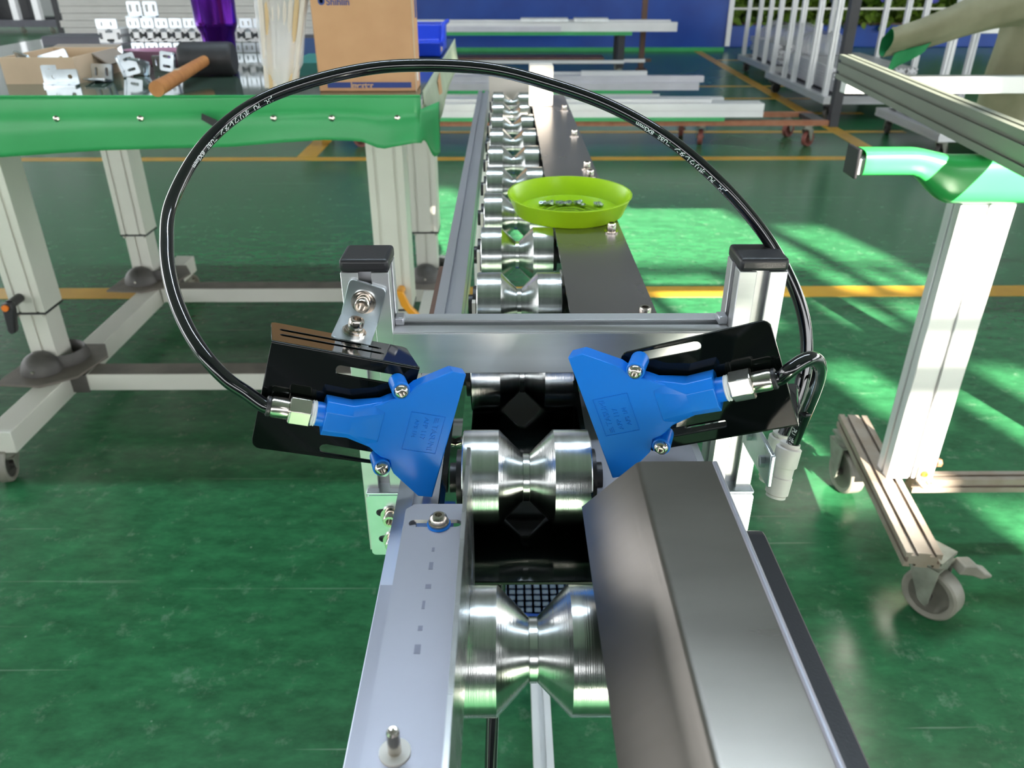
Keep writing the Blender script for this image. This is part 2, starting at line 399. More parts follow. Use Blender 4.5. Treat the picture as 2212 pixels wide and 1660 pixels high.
# lamps hanging under the ceiling
def linear_lamp(x, y, z, L, m, label, axis='X'):
    t = thing('linear_lamp', label, 'lamp', (x, y, z))
    if axis == 'X':
        mk('housing', B().box(-L / 2, L / 2, -.08, .08, .03, .09), 'alu_white', t, local=True)
        mk('tube', B().box(-L / 2 + .02, L / 2 - .02, -.06, .06, 0, .03), m, t, local=True)
        for s in (-1, 1): mk('hanger', B().cyl((s * L * .4, 0, .09), (s * L * .4, 0, 5.4 - z), .006, n=6), 'black_steel', t, local=True)
    else:
        mk('reflector', B().lathe([(.34, 0), (.20, .16), (.08, .22), (.05, .30)], n=24), 'alu_white', t, local=True)
        mk('bulb', B().lathe([(.0, .02), (.30, .02), (.30, .04), (0, .04)], n=24), m, t, local=True)
        mk('hanger', B().cyl((0, 0, .3), (0, 0, 5.4 - z), .008, n=6), 'black_steel', t, local=True)
    return t
linear_lamp(.2, 2.1, 4.70, 4.8, 'lamp_white', 'long white linear lamp hanging over the roller conveyor')
linear_lamp(3.1, 5.1, 4.6, .6, 'lamp_warm', 'round warm high-bay lamp hanging over the carts', 'Z')

# ================================================================== ROLLER CONVEYOR
X0, AZ, RR, PIT, Y1 = .0114, .7836, .0287, .13486, .2574
cv = thing('roller_conveyor', 'long roller conveyor with V-grooved steel rollers running away from the camera', 'conveyor', (X0, 0, 0))
rl = profile(.0250, .044, t=(0,), l=(0,), r=(0,), o=.006, lip=.0015, wi=.010, d=.005)
mk('side_rail', B().prism(shift(rl, -.0535, .753), 'Y', -.25, 2.02), 'alu', cv)
mk('side_rail', B().prism(shift(rl, .1125, .757), 'Y', .322, 1.79), 'alu', cv)
# roller
prof = [(.006, -.0455), (.006, -.0435), (.0165, -.0435), (.0165, -.0382), (.006, -.0382), (.006, -.0375)]
g = []
def rp(x, r): g.append((r, x))
rp(-.0375, .012); rp(-.0375, .0280); rp(-.0368, RR); rp(-.0163, RR); rp(-.0017, .0140); rp(-.0017, .0145); rp(.0017, .0145); rp(.0017, .0140); rp(.0163, RR); rp(.0368, RR); rp(.0375, .0280); rp(.0375, .012)
rme = None
for k in range(12):
    y = Y1 + k * PIT
    if rme is None:
        ro = mk('roller', B().lathe(g, (0, 0, 0), (1, 0, 0), 64), 'steel_roller', cv, smooth=30, local=True); rme = ro
        sh = [mk('bearing_cap', B().lathe([(.017, 0), (.017, .0038), (.009, .0038), (.009, .0081)], (s * .0374, 0, 0), (s, 0, 0), 24), 'black_plastic', ro, local=True) for s in (-1, 1)]
        ro.location = (0, y, AZ)
    else:
        c = rme.copy(); COL.objects.link(c); c.location = (0, y, AZ)
        for q in sh:
            d = q.copy(); COL.objects.link(d); d.parent = c
    # white clip on the outer side of each bearing
    if k >= 3:
        mk('bearing_clip', B().box(X0 - .0415, X0 - .0385, y - .026, y - .018, AZ - .01, AZ + .012), 'white_plastic', cv, smooth=0)
        mk('bearing_clip', B().box(X0 + .0392, X0 + .0432, y + .030, y + .046, AZ - .004, AZ + .016), 'white_plastic', cv, smooth=0)
# black channel under and beside the rollers
mk('black_channel', B().box(X0 + .0445, X0 + .0475, .50, 1.74, .735, .806), 'black_paint', cv)
mk('drip_pan', B().box(-.0265, .0500, .336, .605, .7495, .752), 'black_paint', cv, bevel=.0006)
for xs_ in (-.0365, .0490):
    mk('drip_wall', B().box(xs_ - .0015, xs_ + .0015, .336, .60, .735, .792), 'black_paint', cv)
mk('cover_plate', B().box(.0505, .1190, .463, 1.70, .8095, .812), 'plate_dark', cv)
mk('near_plate', B().box(.0520, .1190, .325, .500, .780, .7825), 'stainless_film', cv)
mk('cover_side', B().box(.1165, .1190, .463, 1.70, .765, .8095), 'plate_dark', cv)
mk('side_cover', B().prism(rrect(-.30, .318, .70, .8085, .012), 'X', .098, .128), 'black_plastic', cv, bevel=.002)
for yb in (.565, .785, 1.013, 1.059, 1.277, 1.513):
    bb = B(); bb.cyl((.1075, yb, .812), (.1075, yb, .8132), .0075, n=18); socket_bolt(bb, (.1075, yb, .8132), (0, 0, 1), .0048, .0085)
    mk('cover_bolt', bb, 'bolt_steel', cv)
bb = B(); socket_bolt(bb, (.119, .655, .800), (1, 0, 0), .0035, .004); mk('cover_bolt', bb, 'bolt_steel', cv)
bb = B(); socket_bolt(bb, (-.0350, .452, .77), (1, 0, .4), .003, .006); mk('cover_bolt', bb, 'bolt_steel', cv)
# stand of the conveyor
for yl in (.30, 1.62):
    for xl in (-.0535, .1125):
        mk('leg', B().prism(shift(profile(.03, .03, t=(0,), b=(0,), l=(0,), r=(0,)), xl, yl), 'Z', .03, .731), 'alu_clear', cv)
        mk('foot', B().lathe([(.028, 0), (.028, .008), (.010, .014), (.010, .032)], (xl, yl, 0), n=16), 'black_rubber', cv)
mk('lower_tie', B().prism(shift(profile(.028, .03, t=(0,), l=(0,), r=(0,)), .0495, .065), 'Y', .315, .90), 'alu_white', cv)
for yt in (.30, 1.62):
    mk('cross_tie', B().prism(shift(profile(.03, .03, t=(0,), b=(0,)), yt, .065), 'X', -.034, .098), 'alu_clear', cv)
mk('rail_bracket', B().box(-.0715, -.0662, .585, .80, .68, .770), 'brown_post', cv)
bb = B(); socket_bolt(bb, (-.0715, .70, .745), (-1, 0, 0), .006, .007); mk('rail_bolt', bb, 'zinc', cv)
# end stop at the far end
es = thing('end_stop', 'cream end stop plate standing at the far end of the conveyor', 'stop plate', (.05, 1.68, .812))
mk('block', B().prism(rrect(.044, .0885, .8125, .884, .003), 'Y', 1.56, 1.60), 'white_plate', es, bevel=.001)
mk('back_plate', B().box(-.036, .090, 1.797, 1.803, .70, .842), 'white_plate', es)
mk('tie', B().box(.052, .088, 1.60, 1.797, .8125, .8165), 'white_plate', es)

# hanging black cable below the first roller
tag(mk('hanging_cable', B().tube(catmull([(-.004, .42, .70), (-.009, .395, .62), (-.0125, .36, .55), (-.014, .325, .46), (-.010, .30, .34), (0, .30, .2), (.02, .34, .008), (.05, .5, .006)], 6), .0045, 10), 'pu_tube'),
    'black cable hanging down below the nearest roller', 'cable')

# blue basket on the floor below
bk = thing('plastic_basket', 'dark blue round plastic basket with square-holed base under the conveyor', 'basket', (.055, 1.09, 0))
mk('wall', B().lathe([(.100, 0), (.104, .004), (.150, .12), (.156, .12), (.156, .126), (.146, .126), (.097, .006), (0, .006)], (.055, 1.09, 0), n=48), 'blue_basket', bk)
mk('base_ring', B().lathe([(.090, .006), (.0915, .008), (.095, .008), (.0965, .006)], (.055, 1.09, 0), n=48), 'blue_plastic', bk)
for i in range(-6, 7):
    for j in range(-6, 7):
        if math.hypot(i, j) < 5.6:
            mk('base_hole', B().box(.055 + i * .0155 - .0053, .055 + i * .0155 + .0053, 1.09 + j * .0155 - .0053, 1.09 + j * .0155 + .0053, .006, .0072), 'grid_tile', bk, smooth=0)

# ================================================================== GUIDE PLATES IN FRONT
gp = thing('guide_angle', 'grey steel angle plate with a slotted bolt lying along the near left rail', 'guide plate', (-.034, .12, .80))
mk('top_plate', B().plate([(-.0475, -.25), (-.0180, -.25), (-.0180, .302), (-.0440, .302), (-.0475, .298)], [slot(-.0425, .2875, -.0235, .2875, .0026)], 'Z', .8300, .8320), 'stainless_film', gp)
mk('upright', B().prism([(-.25, .8145), (.288, .8145), (.288, .786), (.302, .786), (.302, .862), (.299, .866), (-.25, .866)], 'X', -.0180, -.0163), 'stainless', gp)
mk('riser', B().box(-.0470, -.0420, -.25, .290, .787, .830), 'stainless_film', gp)
mk('spacer', B().box(-.0628, -.0420, -.25, .296, .775, .787), 'stainless_film', gp)
for i in range(6):
    mk('ink_mark', B().box(-.0330 - .0004 * i, -.0318 - .0004 * i + .0006 * (i % 3), .268 - i * .0115, .2705 - i * .0115 + .002 * (i % 2), .8319, .83212), 'ink_faint', gp, smooth=0)
bb = B(); bb.cyl((-.0312, .2865, .832), (-.0312, .2865, .8329), .0054, n=20); mk('blue_washer', bb, 'blue_plastic', gp)
bb = B(); bb.cyl((-.0312, .2865, .8329), (-.0312, .2865, .8339), .0048, n=20); bb.lathe([(.0042, 0), (.0044, .0010), (.0038, .0028), (.0026, .0038), (.0016, .0038), (.0016, .002), (0, .002)], (-.0312, .2865, .8339), (0, 0, 1), 20)
mk('slot_bolt', bb, 'bolt_steel', gp)
mk('washer', B().lathe([(.0024, 0), (.0052, 0), (.0052, .0008), (.0024, .0008)], (-.0368, .169, .832), n=24), 'white_plastic', gp)
bb = B(); bb.cyl((-.0368, .169, .832), (-.0368, .169, .8420), .0022, n=14); bb.lathe([(.0022, 0), (.0018, .0010), (.0008, .0010), (0, .0005)], (-.0368, .169, .8420), n=14); mk('stud', bb, 'bolt_steel', gp)

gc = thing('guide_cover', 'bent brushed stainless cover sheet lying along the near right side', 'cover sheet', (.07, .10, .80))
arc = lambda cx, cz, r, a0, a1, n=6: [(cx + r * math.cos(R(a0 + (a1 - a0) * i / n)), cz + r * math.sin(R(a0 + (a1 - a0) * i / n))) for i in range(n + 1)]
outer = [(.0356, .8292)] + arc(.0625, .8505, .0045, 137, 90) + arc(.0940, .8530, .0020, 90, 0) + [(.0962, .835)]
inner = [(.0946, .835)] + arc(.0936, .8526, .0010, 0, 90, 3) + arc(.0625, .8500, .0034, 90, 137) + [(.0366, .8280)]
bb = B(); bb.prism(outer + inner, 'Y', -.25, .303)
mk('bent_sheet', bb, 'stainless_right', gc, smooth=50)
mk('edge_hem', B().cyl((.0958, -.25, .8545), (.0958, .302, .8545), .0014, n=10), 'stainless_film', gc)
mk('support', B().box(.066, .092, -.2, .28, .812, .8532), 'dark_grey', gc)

# ================================================================== NOZZLE FRAME (posts + beam)
fr = thing('nozzle_gantry', 'aluminium frame of two capped posts and a cross beam straddling the conveyor', 'frame', (.036, .478, .66))
p30 = profile(.03, .03, t=(0,), b=(0,), l=(0,), r=(0,))
for xp, zb in ((-.088, .668), (.160, .668)):
    po = mk('post', B().prism(shift(p30, xp, .478), 'Z', zb, .888), 'alu_clear', fr, bevel=.0004, seg=1)
    mk('post_cap', B().box(xp - .0153, xp + .0153, .4627, .4933, .888, .8965), 'black_plastic', po, bevel=.0025, seg=3)
mk('cross_beam', B().prism(shift(profile(.03, .03, t=(0,), b=(0,)), .478, .8325), 'X', -.073, .145), 'alu_clear', fr, bevel=.0004, seg=1)
mk('beam_front', B().box(-.073, .145, .4622, .4630, .8185, .8465), 'alu_clear', fr)
for s, xe in ((1, -.073), (-1, .145)):
    mk('corner_key', B().box(xe, xe + s * .006, .473, .483, .8475, .853), 'alu', fr, bevel=.001)
# zinc joint plates low on the posts
for xa, xb in ((-.1005, -.0620), (.139, .1765)):
    zp = mk('joint_plate', B().plate(rrect(xa, xb, .668, .722, .003), [slot(xa + .009, .707, xa + .016, .707, .0032), slot(xa + .009, .683, xa + .016, .683, .0032)], 'Y', .4575, .4605), 'zinc', fr)
    for zz in (.705, .682):
        bb = B(); bb.cyl((xa + .0165, .4575, zz), (xa + .0165, .4560, zz), .0075, n=18); socket_bolt(bb, (xa + .0165, .4560, zz), (0, -1, 0), .0052, .007); mk('joint_bolt', bb, 'bolt_steel', zp)
    mk('joint_lip', B().box(xa, xb, .4575, .475, .722, .7245), 'zinc', zp, bevel=.0008)
for xp in (-.088,):
    for zz in (.738, .748):
        mk('slot_nut', B().lathe([(.0022, 0), (.0046, 0), (.0046, .004), (.0022, .004), (.0022, 0)], (xp, .4685, zz), (0, -1, 0), 6), 'zinc', fr)
# small steel angle pivoted on the left post
an = thing('mounting_angle', 'small zinc-plated steel angle bolted to the front of the left capped post', 'bracket', (-.0903, .463, .8672), (0, R(18), 0))
mk('upright_leg', B().prism(rrect(-.0118, .0118, -.0120, .0150, .003), 'Y', -.003, -.0002), 'zinc', an, local=True, bevel=.0006)
mk('flat_leg', B().prism(rrect(-.0118, .0118, -.0370, -.0015, .003), 'Z', -.0122, -.0092), 'zinc', an, local=True, bevel=.0006)
bb = B(); bb.cyl((0, -.003, .0030), (0, -.0045, .0030), .0078, n=22); bb.cyl((0, -.0045, .0030), (0, -.0058, .0030), .0066, n=20); socket_bolt(bb, (0, -.0058, .0030), (0, -1, 0), .0048, .0058); mk('post_bolt', bb, 'bolt_steel', an, local=True)
bb = B(); bb.cyl((0, -.0235, -.0092), (0, -.0235, -.0080), .0074, n=22); bb.cyl((0, -.0235, -.0080), (0, -.0235, -.0068), .0062, n=20); socket_bolt(bb, (0, -.0235, -.0068), (0, 0, 1), .0048, .0068); mk('flange_bolt', bb, 'bolt_steel', an, local=True)

# ================================================================== NOZZLE BRACKETS AND NOZZLES
def build_bracket(name, label):
    """same frame as the nozzle: plate parallel to it, flange along its +z edge going back"""
    t = thing(name, label, 'bracket')
    mk('face_plate', B().plate([(-.1060, .0332)] + rrect(-.1060, -.0235, -.0295, .0332, .005)[15:] + rrect(-.1060, -.0235, -.0295, .0332, .005)[:5] + [(-.0235, .0332)], [slot(-.067, .0245, -.036, .0245, .0027), slot(-.066, -.0240, -.036, -.0250, .0027)], 'Y', -.001, .001), 'black_paint', t, local=True, bevel=.0005)
    M = Matrix.Translation((0, .0002, .0331)) @ Matrix.Rotation(R(-3), 4, 'X')
    mk('flange', B().plate([(-.1060, -.001), (-.0235, -.001)] + rrect(-.1060, -.0235, -.001, .045, .004)[5:15], [slot(-.099, .017, -.044, .017, .0022), slot(-.099, .029, -.044, .029, .0022)], 'Z', -.0012, .0008, M), 'black_paint', t, local=True, bevel=.0005)
    mk('bend', B().cyl((-.1060, .0004, .0328), (-.0235, .0004, .0328), .0014, n=12), 'black_paint', t, local=True)
    return t
def build_nozzle(name, label):
    """+x is the blowing direction, mouth centre at the origin, front face towards -y"""
    t = thing(name, label, 'air nozzle')
    half = [(0, .0395), (-.0085, .0397), (-.0265, .0272), (-.0285, .0245), (-.0310, .0195), (-.0355, .0185), (-.0390, .0165), (-.0435, .0134), (-.0485, .0110), (-.0540, .0098), (-.060, .0095), (-.0720, .0100)]
    out = [(x, z) for x, z in half] + [(x, -z) for x, z in reversed(half)]
    mk('fan_body', B().prism(out, 'Y', -.0150, -.0045), 'blue_plastic', t, local=True, bevel=.0012, seg=2, smooth=30)
    # neck: chamfered square that flows into the flat fan
    n = 8; vs = []
    sq = [(-.55, 1), (.55, 1), (1, .55), (1, -.55), (.55, -1), (-.55, -1), (-1, -.55), (-1, .55)]
    for (x, ry, rz) in ((-.0720, .0098, .0101), (-.0575, .0098, .0096), (-.0400, .0062, .0150)):
        for u, v in sq: vs.append((x, -.0093 + u * ry, v * rz))
    fs = [(i * n + k, i * n + (k + 1) % n, (i + 1) * n + (k + 1) % n, (i + 1) * n + k) for i in range(2) for k in range(n)] + [tuple(range(n)), tuple(2 * n + k for k in range(n))]
    mk('neck', B().add(vs, fs), 'blue_plastic', t, local=True, smooth=18, bevel=.0004)
    for s in (-1, 1):
        e = mk('ear', B().cyl((-.0345, -.0172, s * .0238), (-.0345, -.0010, s * .0238), .0051, n=24), 'blue_plastic', t, local=True, bevel=.0006)
        bb = B(); bb.lathe([(.0040, 0), (.0042, .0008), (.0036, .0024), (.0022, .0034), (.0016, .0034), (.0016, .0015), (0, .0015)], (-.0345, -.0172, s * .0238), (0, -1, 0), 20)
        mk('ear_bolt', bb, 'bolt_steel', e, local=True)
    mk('collar', B().cyl((-.0720, -.0093, 0), (-.0762, -.0093, 0), .0068, n=24), 'blue_plastic', t, local=True)
    mk('thread_tape', B().lathe([(.0068, 0), (.0073, .0006), (.0068, .0012), (.0073, .0018), (.0068, .0026)], (-.0762, -.0093, 0), (-1, 0, 0), 24), 'white_tape', t, local=True)
    bb = B(); bb.lathe([(.0074, 0), (.0084, .0008), (.0084, .0116), (.0074, .0124)], (-.0786, -.0093, 0), (-1, 0, 0), 6)
    f = mk('hex_fitting', bb, 'nickel', t, local=True, smooth=20, bevel=.0003)
    mk('fitting_sleeve', B().lathe([(.0056, 0), (.0058, .001), (.0058, .0085), (.0052, .0095)], (-.0908, -.0093, 0), (-1, 0, 0), 28), 'nickel', f, local=True)
    mk('release_ring', B().lathe([(.0050, 0), (.0056, .0006), (.0056, .0020), (.0048, .0026)], (-.1002, -.0093, 0), (-1, 0, 0), 24), 'black_plastic', f, local=True)
    # embossed name plate, read along the mouth
    pan = B(); Yp = -.0150
    for (x0, x1, z0, z1) in ((-.0255, -.0252, -.0115, .0120), (-.0055, -.0052, -.0115, .0120), (-.0255, -.0052, .0118, .0121), (-.0255, -.0052, -.0116, -.0113)):
        pan.box(x0, x1, Yp - .0004, Yp + .0002, z0, z1)
    # letter x -> -z, letter y -> +x
    MT = lambda ox, oz: Matrix(((0, 1, 0, ox), (0, 0, -1, Yp), (-1, 0, 0, oz), (0, 0, 0, 1)))
    for txt, sz, ox, oz in (('TASUMI', .0047, -.0112, .0062), ('AFP 117', .0040, -.0168, .0098), ('AFS 1/4', .0036, -.0220, .0080)):
        v, f_ = text_mesh(txt, sz, .00035); pan.add(v, f_, MT(ox, oz))
    for i in range(3):
        pan.box(-.0110 + i * .0010, -.0106 + i * .0010, Yp - .0004, Yp, .0072 + .0004 * i, .0105)
    mk('embossed_name', pan, 'blue_emboss', t, local=True, smooth=0)
    return t
def frame(rows, o): return Matrix([[*rows[k], o[k]] for k in range(3)] + [[0, 0, 0, 1]]) @ Matrix.Translation((0, .015, 0))
NL = frame([[.92371, -.26794, .27379], [.21968, .956, .19443], [-.31384, -.11945, .94193]], (-.03358, .38735, .8152))
NR = frame([[-.88379, .30994, .35051], [.27802, .95041, -.13939], [-.37633, -.02574, -.92613]], (.04737, .38313, .82943))
br = build_bracket('nozzle_bracket', 'glossy black slotted bracket behind the left blue nozzle with its flange on top')
br2 = dup(br, label='glossy black slotted bracket behind the right blue nozzle, tilted up to the right')
nz = build_nozzle('air_nozzle', 'blue fan-shaped air nozzle on the left blowing to the right over the rollers')
nz2 = dup(nz, label='blue fan-shaped air nozzle on the right blowing to the left over the rollers')
def place(o, M): o.location = M.to_translation(); o.rotation_euler = M.to_euler()
place(br, NL); place(br2, NR); place(nz, NL); place(nz2, NR)
# ================================================================== AIR TUBES
endL = NL @ Vector((-.1008, -.0093, 0)); dirL = (NL.to_3x3() @ Vector((-1, 0, 0)))
endR = NR @ Vector((-.1008, -.0093, 0)); dirR = (NR.to_3x3() @ Vector((-1, 0, 0)))
PA = [endL, endL + dirL * .003, (-0.1392, 0.3714, 0.8535), (-0.1493, 0.3725, 0.8617), (-0.1612, 0.3781, 0.8739), (-0.1748, 0.3938, 0.8860), (-0.1868, 0.4148, 0.8993), (-0.1958, 0.4397, 0.9138), (-0.2001, 0.4696, 0.9312), (-0.1876, 0.5028, 0.9569), (-0.1620, 0.5247, 0.9767), (-0.1281, 0.5367, 0.9889),
      (-.0874, .5463, .9966), (-.0481, .5416, .999), (-.0095, .5347, .9973), (.0257, .5303, .9896), (.0667, .523, .9767), (.1047, .5122, .9574), (.1369, .4987, .9329), (.1648, .4887, .9042),
      (0.1843, 0.4785, 0.8751), (0.1945, 0.4701, 0.8493), (0.1969, 0.4616, 0.8232), (0.1919, 0.4529, 0.7965), (0.1849, 0.4477, 0.7762)]
pa = catmull(PA, 10)
tubeA = thing('air_tube', 'long black printed air tube arching over the conveyor between the two nozzles', 'tube', pa[-1])
mk('hose', B().tube(pa, .0040, 20), 'pu_tube', tubeA)
PB = [endR, endR + dirR * .004, (0.1449, 0.3576, 0.8739), (0.1512, 0.3600, 0.8774), (0.1578, 0.3639, 0.8773), (0.1651, 0.3715, 0.8705), (0.1706, 0.3808, 0.8583), (0.1756, 0.3939, 0.8406), (0.1788, 0.4069, 0.8184), (0.1776, 0.4141, 0.7897)]
pb = catmull(PB, 10)
tubeB = thing('air_tube', 'short black air tube bent sharply down beside the right nozzle', 'tube', pb[-1])
mk('hose', B().tube(pb, .0040, 20), 'pu_tube', tubeB)
def tube_text(path, s_at, txt, size, sgn, parent, phi0, center):
    v, f = text_mesh(txt, size, 0, .00005)
    L = [0]
    for i in range(1, len(path)): L.append(L[-1] + (path[i] - path[i - 1]).length)
    out = []
    for p in v:
        s = s_at + sgn * p.x
        i = max(0, min(len(path) - 2, next((k for k in range(1, len(L)) if L[k] > s), len(L) - 1) - 1))
        t = (path[i + 1] - path[i]).normalized(); q = path[i] + t * (s - L[i])
        c = (Vector((0, 0, HC)) - q); c = (c - t * c.dot(t)).normalized()
        n = t.cross(c); 
        if n.dot(center - q) < 0: n = -n
        a = phi0 + (p.y - size * .35) / .004
        out.append(q + (c * math.cos(a) + n * math.sin(a)) * .00406)
    b = B(); b.add(out, f); mk('tube_print', b, 'print_white', parent, smooth=0)
def arc_at(path, x):   # arc length where the path passes closest to the world point x
    best = (9, 0); s = 0
    for i in range(1, len(path)):
        s += (path[i] - path[i - 1]).length
        d = (path[i] - Vector(x)).length
        if d < best[0]: best = (d, s)
    return best[1]
PRINT = 'J.H.   PU   ポリウレタン   TUBE   8X5mm'
cen = Vector((0, .45, .86))
tube_text(pa, arc_at(pa, (-0.1488, 0.5274, 0.9819)), PRINT, .0041, -1, tubeA, R(36), cen)
tube_text(pa, arc_at(pa, (.141, .4975, .929)), PRINT, .0041, -1, tubeA, R(33), cen)
tube_text(pb, arc_at(pb, (.1800, .4130, .818)), 'J.H.  PU  ポリ', .0041, 1, tubeB, R(-25), Vector((.3, .43, .8)))
# cable tie round both tubes
ct = thing('cable_tie', 'black cable tie holding the two air tubes together above the white unions', 'cable tie', (.188, .437, .815))
ta = min(pa, key=lambda p: abs(p.z - .818) + (9 if p.x < .1 else 0)); tb_ = min(pb, key=lambda p: abs(p.z - .822))
c0 = (ta + tb_) / 2; ax = (ta - tb_); L2 = ax.length / 2 + .0052; ax.normalize(); sd_ = ax.cross(Vector((0, 0, 1))).normalized(); 
mk('band', B().tube([c0 + ax * (L2 * math.cos(a)) + sd_ * (.0054 * math.sin(a)) for a in [2 * math.pi * i / 32 for i in range(33)]], .0013, 8), 'black_plastic', ct)
hp = c0 - sd_ * .0060
if hp.x < (c0 + sd_ * .0060).x: pass
mk('head', B().box(hp.x - .0022, hp.x + .0022, hp.y - .0025, hp.y + .0025, hp.z - .0030, hp.z + .0030), 'black_plastic', ct, bevel=.0008)
# push-in unions and their plate
def union(label, p0, p1):
    p0 = Vector(p0); p1 = Vector(p1); d = (p1 - p0).normalized()
    t = thing('tube_union', label, 'tube fitting', p1, group=None)
    mk('body', B().lathe([(.0070, .0020), (.0078, .0026), (.0078, .0140), (.0070, .0150), (.0066, .0155), (.0066, .0215), (.0072, .0222), (.0072, .0330)], p0, d, 28), 'white_plastic', t)
    for q, dd in ((p0, 1), (p0 + d * .0350, -1)):
        mk('release_ring', B().lathe([(.0043, -.0008), (.0062, -.0008), (.0062, .0008), (.0054, .0010), (.0054, .0024), (.0043, .0024)], q, d * dd, 28), 'white_plastic', t)
    return t
union('white push-in tube union nearest the camera on the right post', (.1768, .4142, .7925), (.1710, .4065, .7610))
union('white push-in tube union partly hidden behind the nearer one', (.1849, .4492, .7780), (.1810, .4460, .7520))
up = thing('union_plate', 'zinc-plated plate carrying the white tube unions on the right post', 'plate', (.166, .425, .757))
mk('plate', B().prism([(.402, .768), (.404, .790), (.4615, .790), (.4615, .765)], 'X', .1625, .1655), 'zinc', up, bevel=.0008)
for y, z in ((.4150, .7790), (.4450, .780)):
    mk('hex_bolt', B().lathe([(.0040, 0), (.0040, .003), (.0034, .0034), (0, .0034)], (.1625, y, z), (-1, 0, 0), 6), 'zinc', up)

# ================================================================== GREEN TRAY WITH NUTS
tr = thing('parts_tray', 'lime green round plastic tray of small nuts resting on the conveyor', 'tray', (.069, .853, .8135), (R(1.5), 0, 0))
mk('bowl', B().lathe([(0, .0), (.0575, 0), (.0590, .0012), (.0668, .0198), (.0676, .0203), (.0676, .0212), (.0656, .0212), (.0578, .0026), (.0570, .0018), (0, .0018)], n=56), 'lime_plastic', tr, local=True)
for i, r_ in enumerate((.010, .018, .026, .034)):
    mk('base_ring', B().lathe([(r_, .0018), (r_ + .0006, .0024), (r_ + .0012, .0018)], (0, -.008, 0), n=40), 'lime_plastic', tr, local=True)
n0 = None
spots = [(-.030, .016), (-.027, .019), (-.0255, .0145), (-.021, .018), (-.019, .0155), (-.018, .020), (-.012, .019), (-.0105, .016), (-.008, .0195), (-.0065, .0165), (-.0095, .0125), (-.002, .018), (.000, .0145), (.002, .0195),
         (.008, .0185), (.0115, .021), (.013, .0165), (.014, .0205), (.016, .0105), (.031, .0155), (.033, .012), (.0345, .016), (.0355, .0105), (.0305, .012), (.0135, -.0195), (.0155, -.022)]
for i, (dx, dy) in enumerate(spots):
    q = Vector((.069 + dx, .853 + dy, .8135 + .0022 + dy * math.tan(R(1.5))))
    if n0 is None:
        n0 = mk('hex_nut', B().lathe([(.0013, 0), (.0030, 0), (.0032, .0005), (.0032, .0023), (.0030, .0028), (.0013, .0028), (.0013, 0)], n=6), 'zinc', local=True, smooth=0)
        tag(n0, 'tiny zinc nut lying in the lime green tray', 'nut', 'nuts in the green tray'); n = n0
    else:
        n = n0.copy(); COL.objects.link(n)
    n.location = q; n.rotation_euler = (random.uniform(-.5, .5), random.uniform(-.5, .5), random.uniform(0, 3)); n.location.z += .0012

# ================================================================== CASTERS
def caster(parent, x, y, ztop, rw, ww, ang, mw, mf='caster_fork', mh='caster_dark', brake=False):
    """caster under a frame: fork part with wheel sub-part (world coordinates, parent unrotated)"""
    M = Matrix.Translation((x, y, 0)) @ Matrix.Rotation(R(ang), 4, 'Z')
    o = rw * .35                                             # trail
    b = B()
    b.box(-ww * .68, ww * .68, -ww * .68, ww * .68, ztop - .006, ztop, M)
    b.cyl((0, 0, ztop - .022), (0, 0, ztop - .006), ww * .75, n=14, M=M)
    for s in (-1, 1):
        b.prism([(-ww * .7, ztop - .018), (ww * .7, ztop - .018), (o + rw * .16, rw * .86), (o + rw * .05, rw * .72), (o - rw * .22, rw * .86)], 'Y', s * ww * .72 - .0015, s * ww * .72 + .0015, M)
    b.box(-ww * .7, ww * .7, -ww * .72, ww * .72, ztop - .022, ztop - .018, M)
    c = mk('caster', b, mf, parent, smooth=30)
    wh = B().lathe([(rw * .74, -ww * .36), (rw * .92, -ww * .42), (rw, -ww * .34), (rw, ww * .34), (rw * .92, ww * .42), (rw * .74, ww * .36), (rw * .74, -ww * .36)],
                   M @ Vector((o, 0, rw)), M.to_3x3() @ Vector((0, 1, 0)), 36)
    mk('wheel', wh, mw, c)
    mk('wheel_disc', B().lathe([(rw * .2, -ww * .30), (rw * .55, -ww * .24), (rw * .74, -ww * .34), (rw * .74, ww * .34), (rw * .55, ww * .24), (rw * .2, ww * .30)], M @ Vector((o, 0, rw)), M.to_3x3() @ Vector((0, 1, 0)), 28), mh, c)
    mk('hub', B().cyl(M @ Vector((o, -ww * .62, rw)), M @ Vector((o, ww * .62, rw)), rw * .17, n=14), mh, c)
    if brake:
        mk('brake_pedal', B().prism([(-.028, .095), (-.030, .112), (-.048, .118), (-.072, .098), (-.094, .090), (-.094, .085), (-.070, .084), (-.046, .098)], 'Y', -.015, .015, M), 'caster_grey', c, bevel=.002)
    return c

# ================================================================== WORK TABLE
tb = thing('work_table', 'green vinyl-skirted work table on telescopic aluminium legs left of the conveyor', 'table', (-.75, 2.1, 0))
mk('table_top', B().box(-1.52, -.165, 1.60, 2.80, .800, .825), 'table_top', tb, bevel=.002)
# front skirt
hem = [(-1.5, .712), (-1.0, .711), (-.80, .723), (-.54, .730), (-.45, .738), (-.357, .744), (-.285, .742), (-.245, .727), (-.2216, .733), (-.195, .738), (-.166, .742)]
def hemz(x):
    for (a, za), (b_, zb) in zip(hem, hem[1:]):
        if a <= x <= b_: return za + (zb - za) * (x - a) / (b_ - a)
    return .74
def skirt(u, v):
    x = -1.5 + 1.336 * u; z0 = .8262; z = z0 + (hemz(x) - z0) * v
    y = 1.5985 - .004 * v - .006 * math.sin(x * 5 + v * 2) * v - .010 * math.exp(-((x + .20) / .05) ** 2) * v ** 2
    y += .004 * math.exp(-((v - .42) / .08) ** 2)
    return (x, y, z)
b = B().grid(skirt, 90, 12)
sk = mk('skirt', b, 'vinyl_green', tb, smooth=60)
md = sk.modifiers.new('thick', 'SOLIDIFY'); md.thickness = .0015
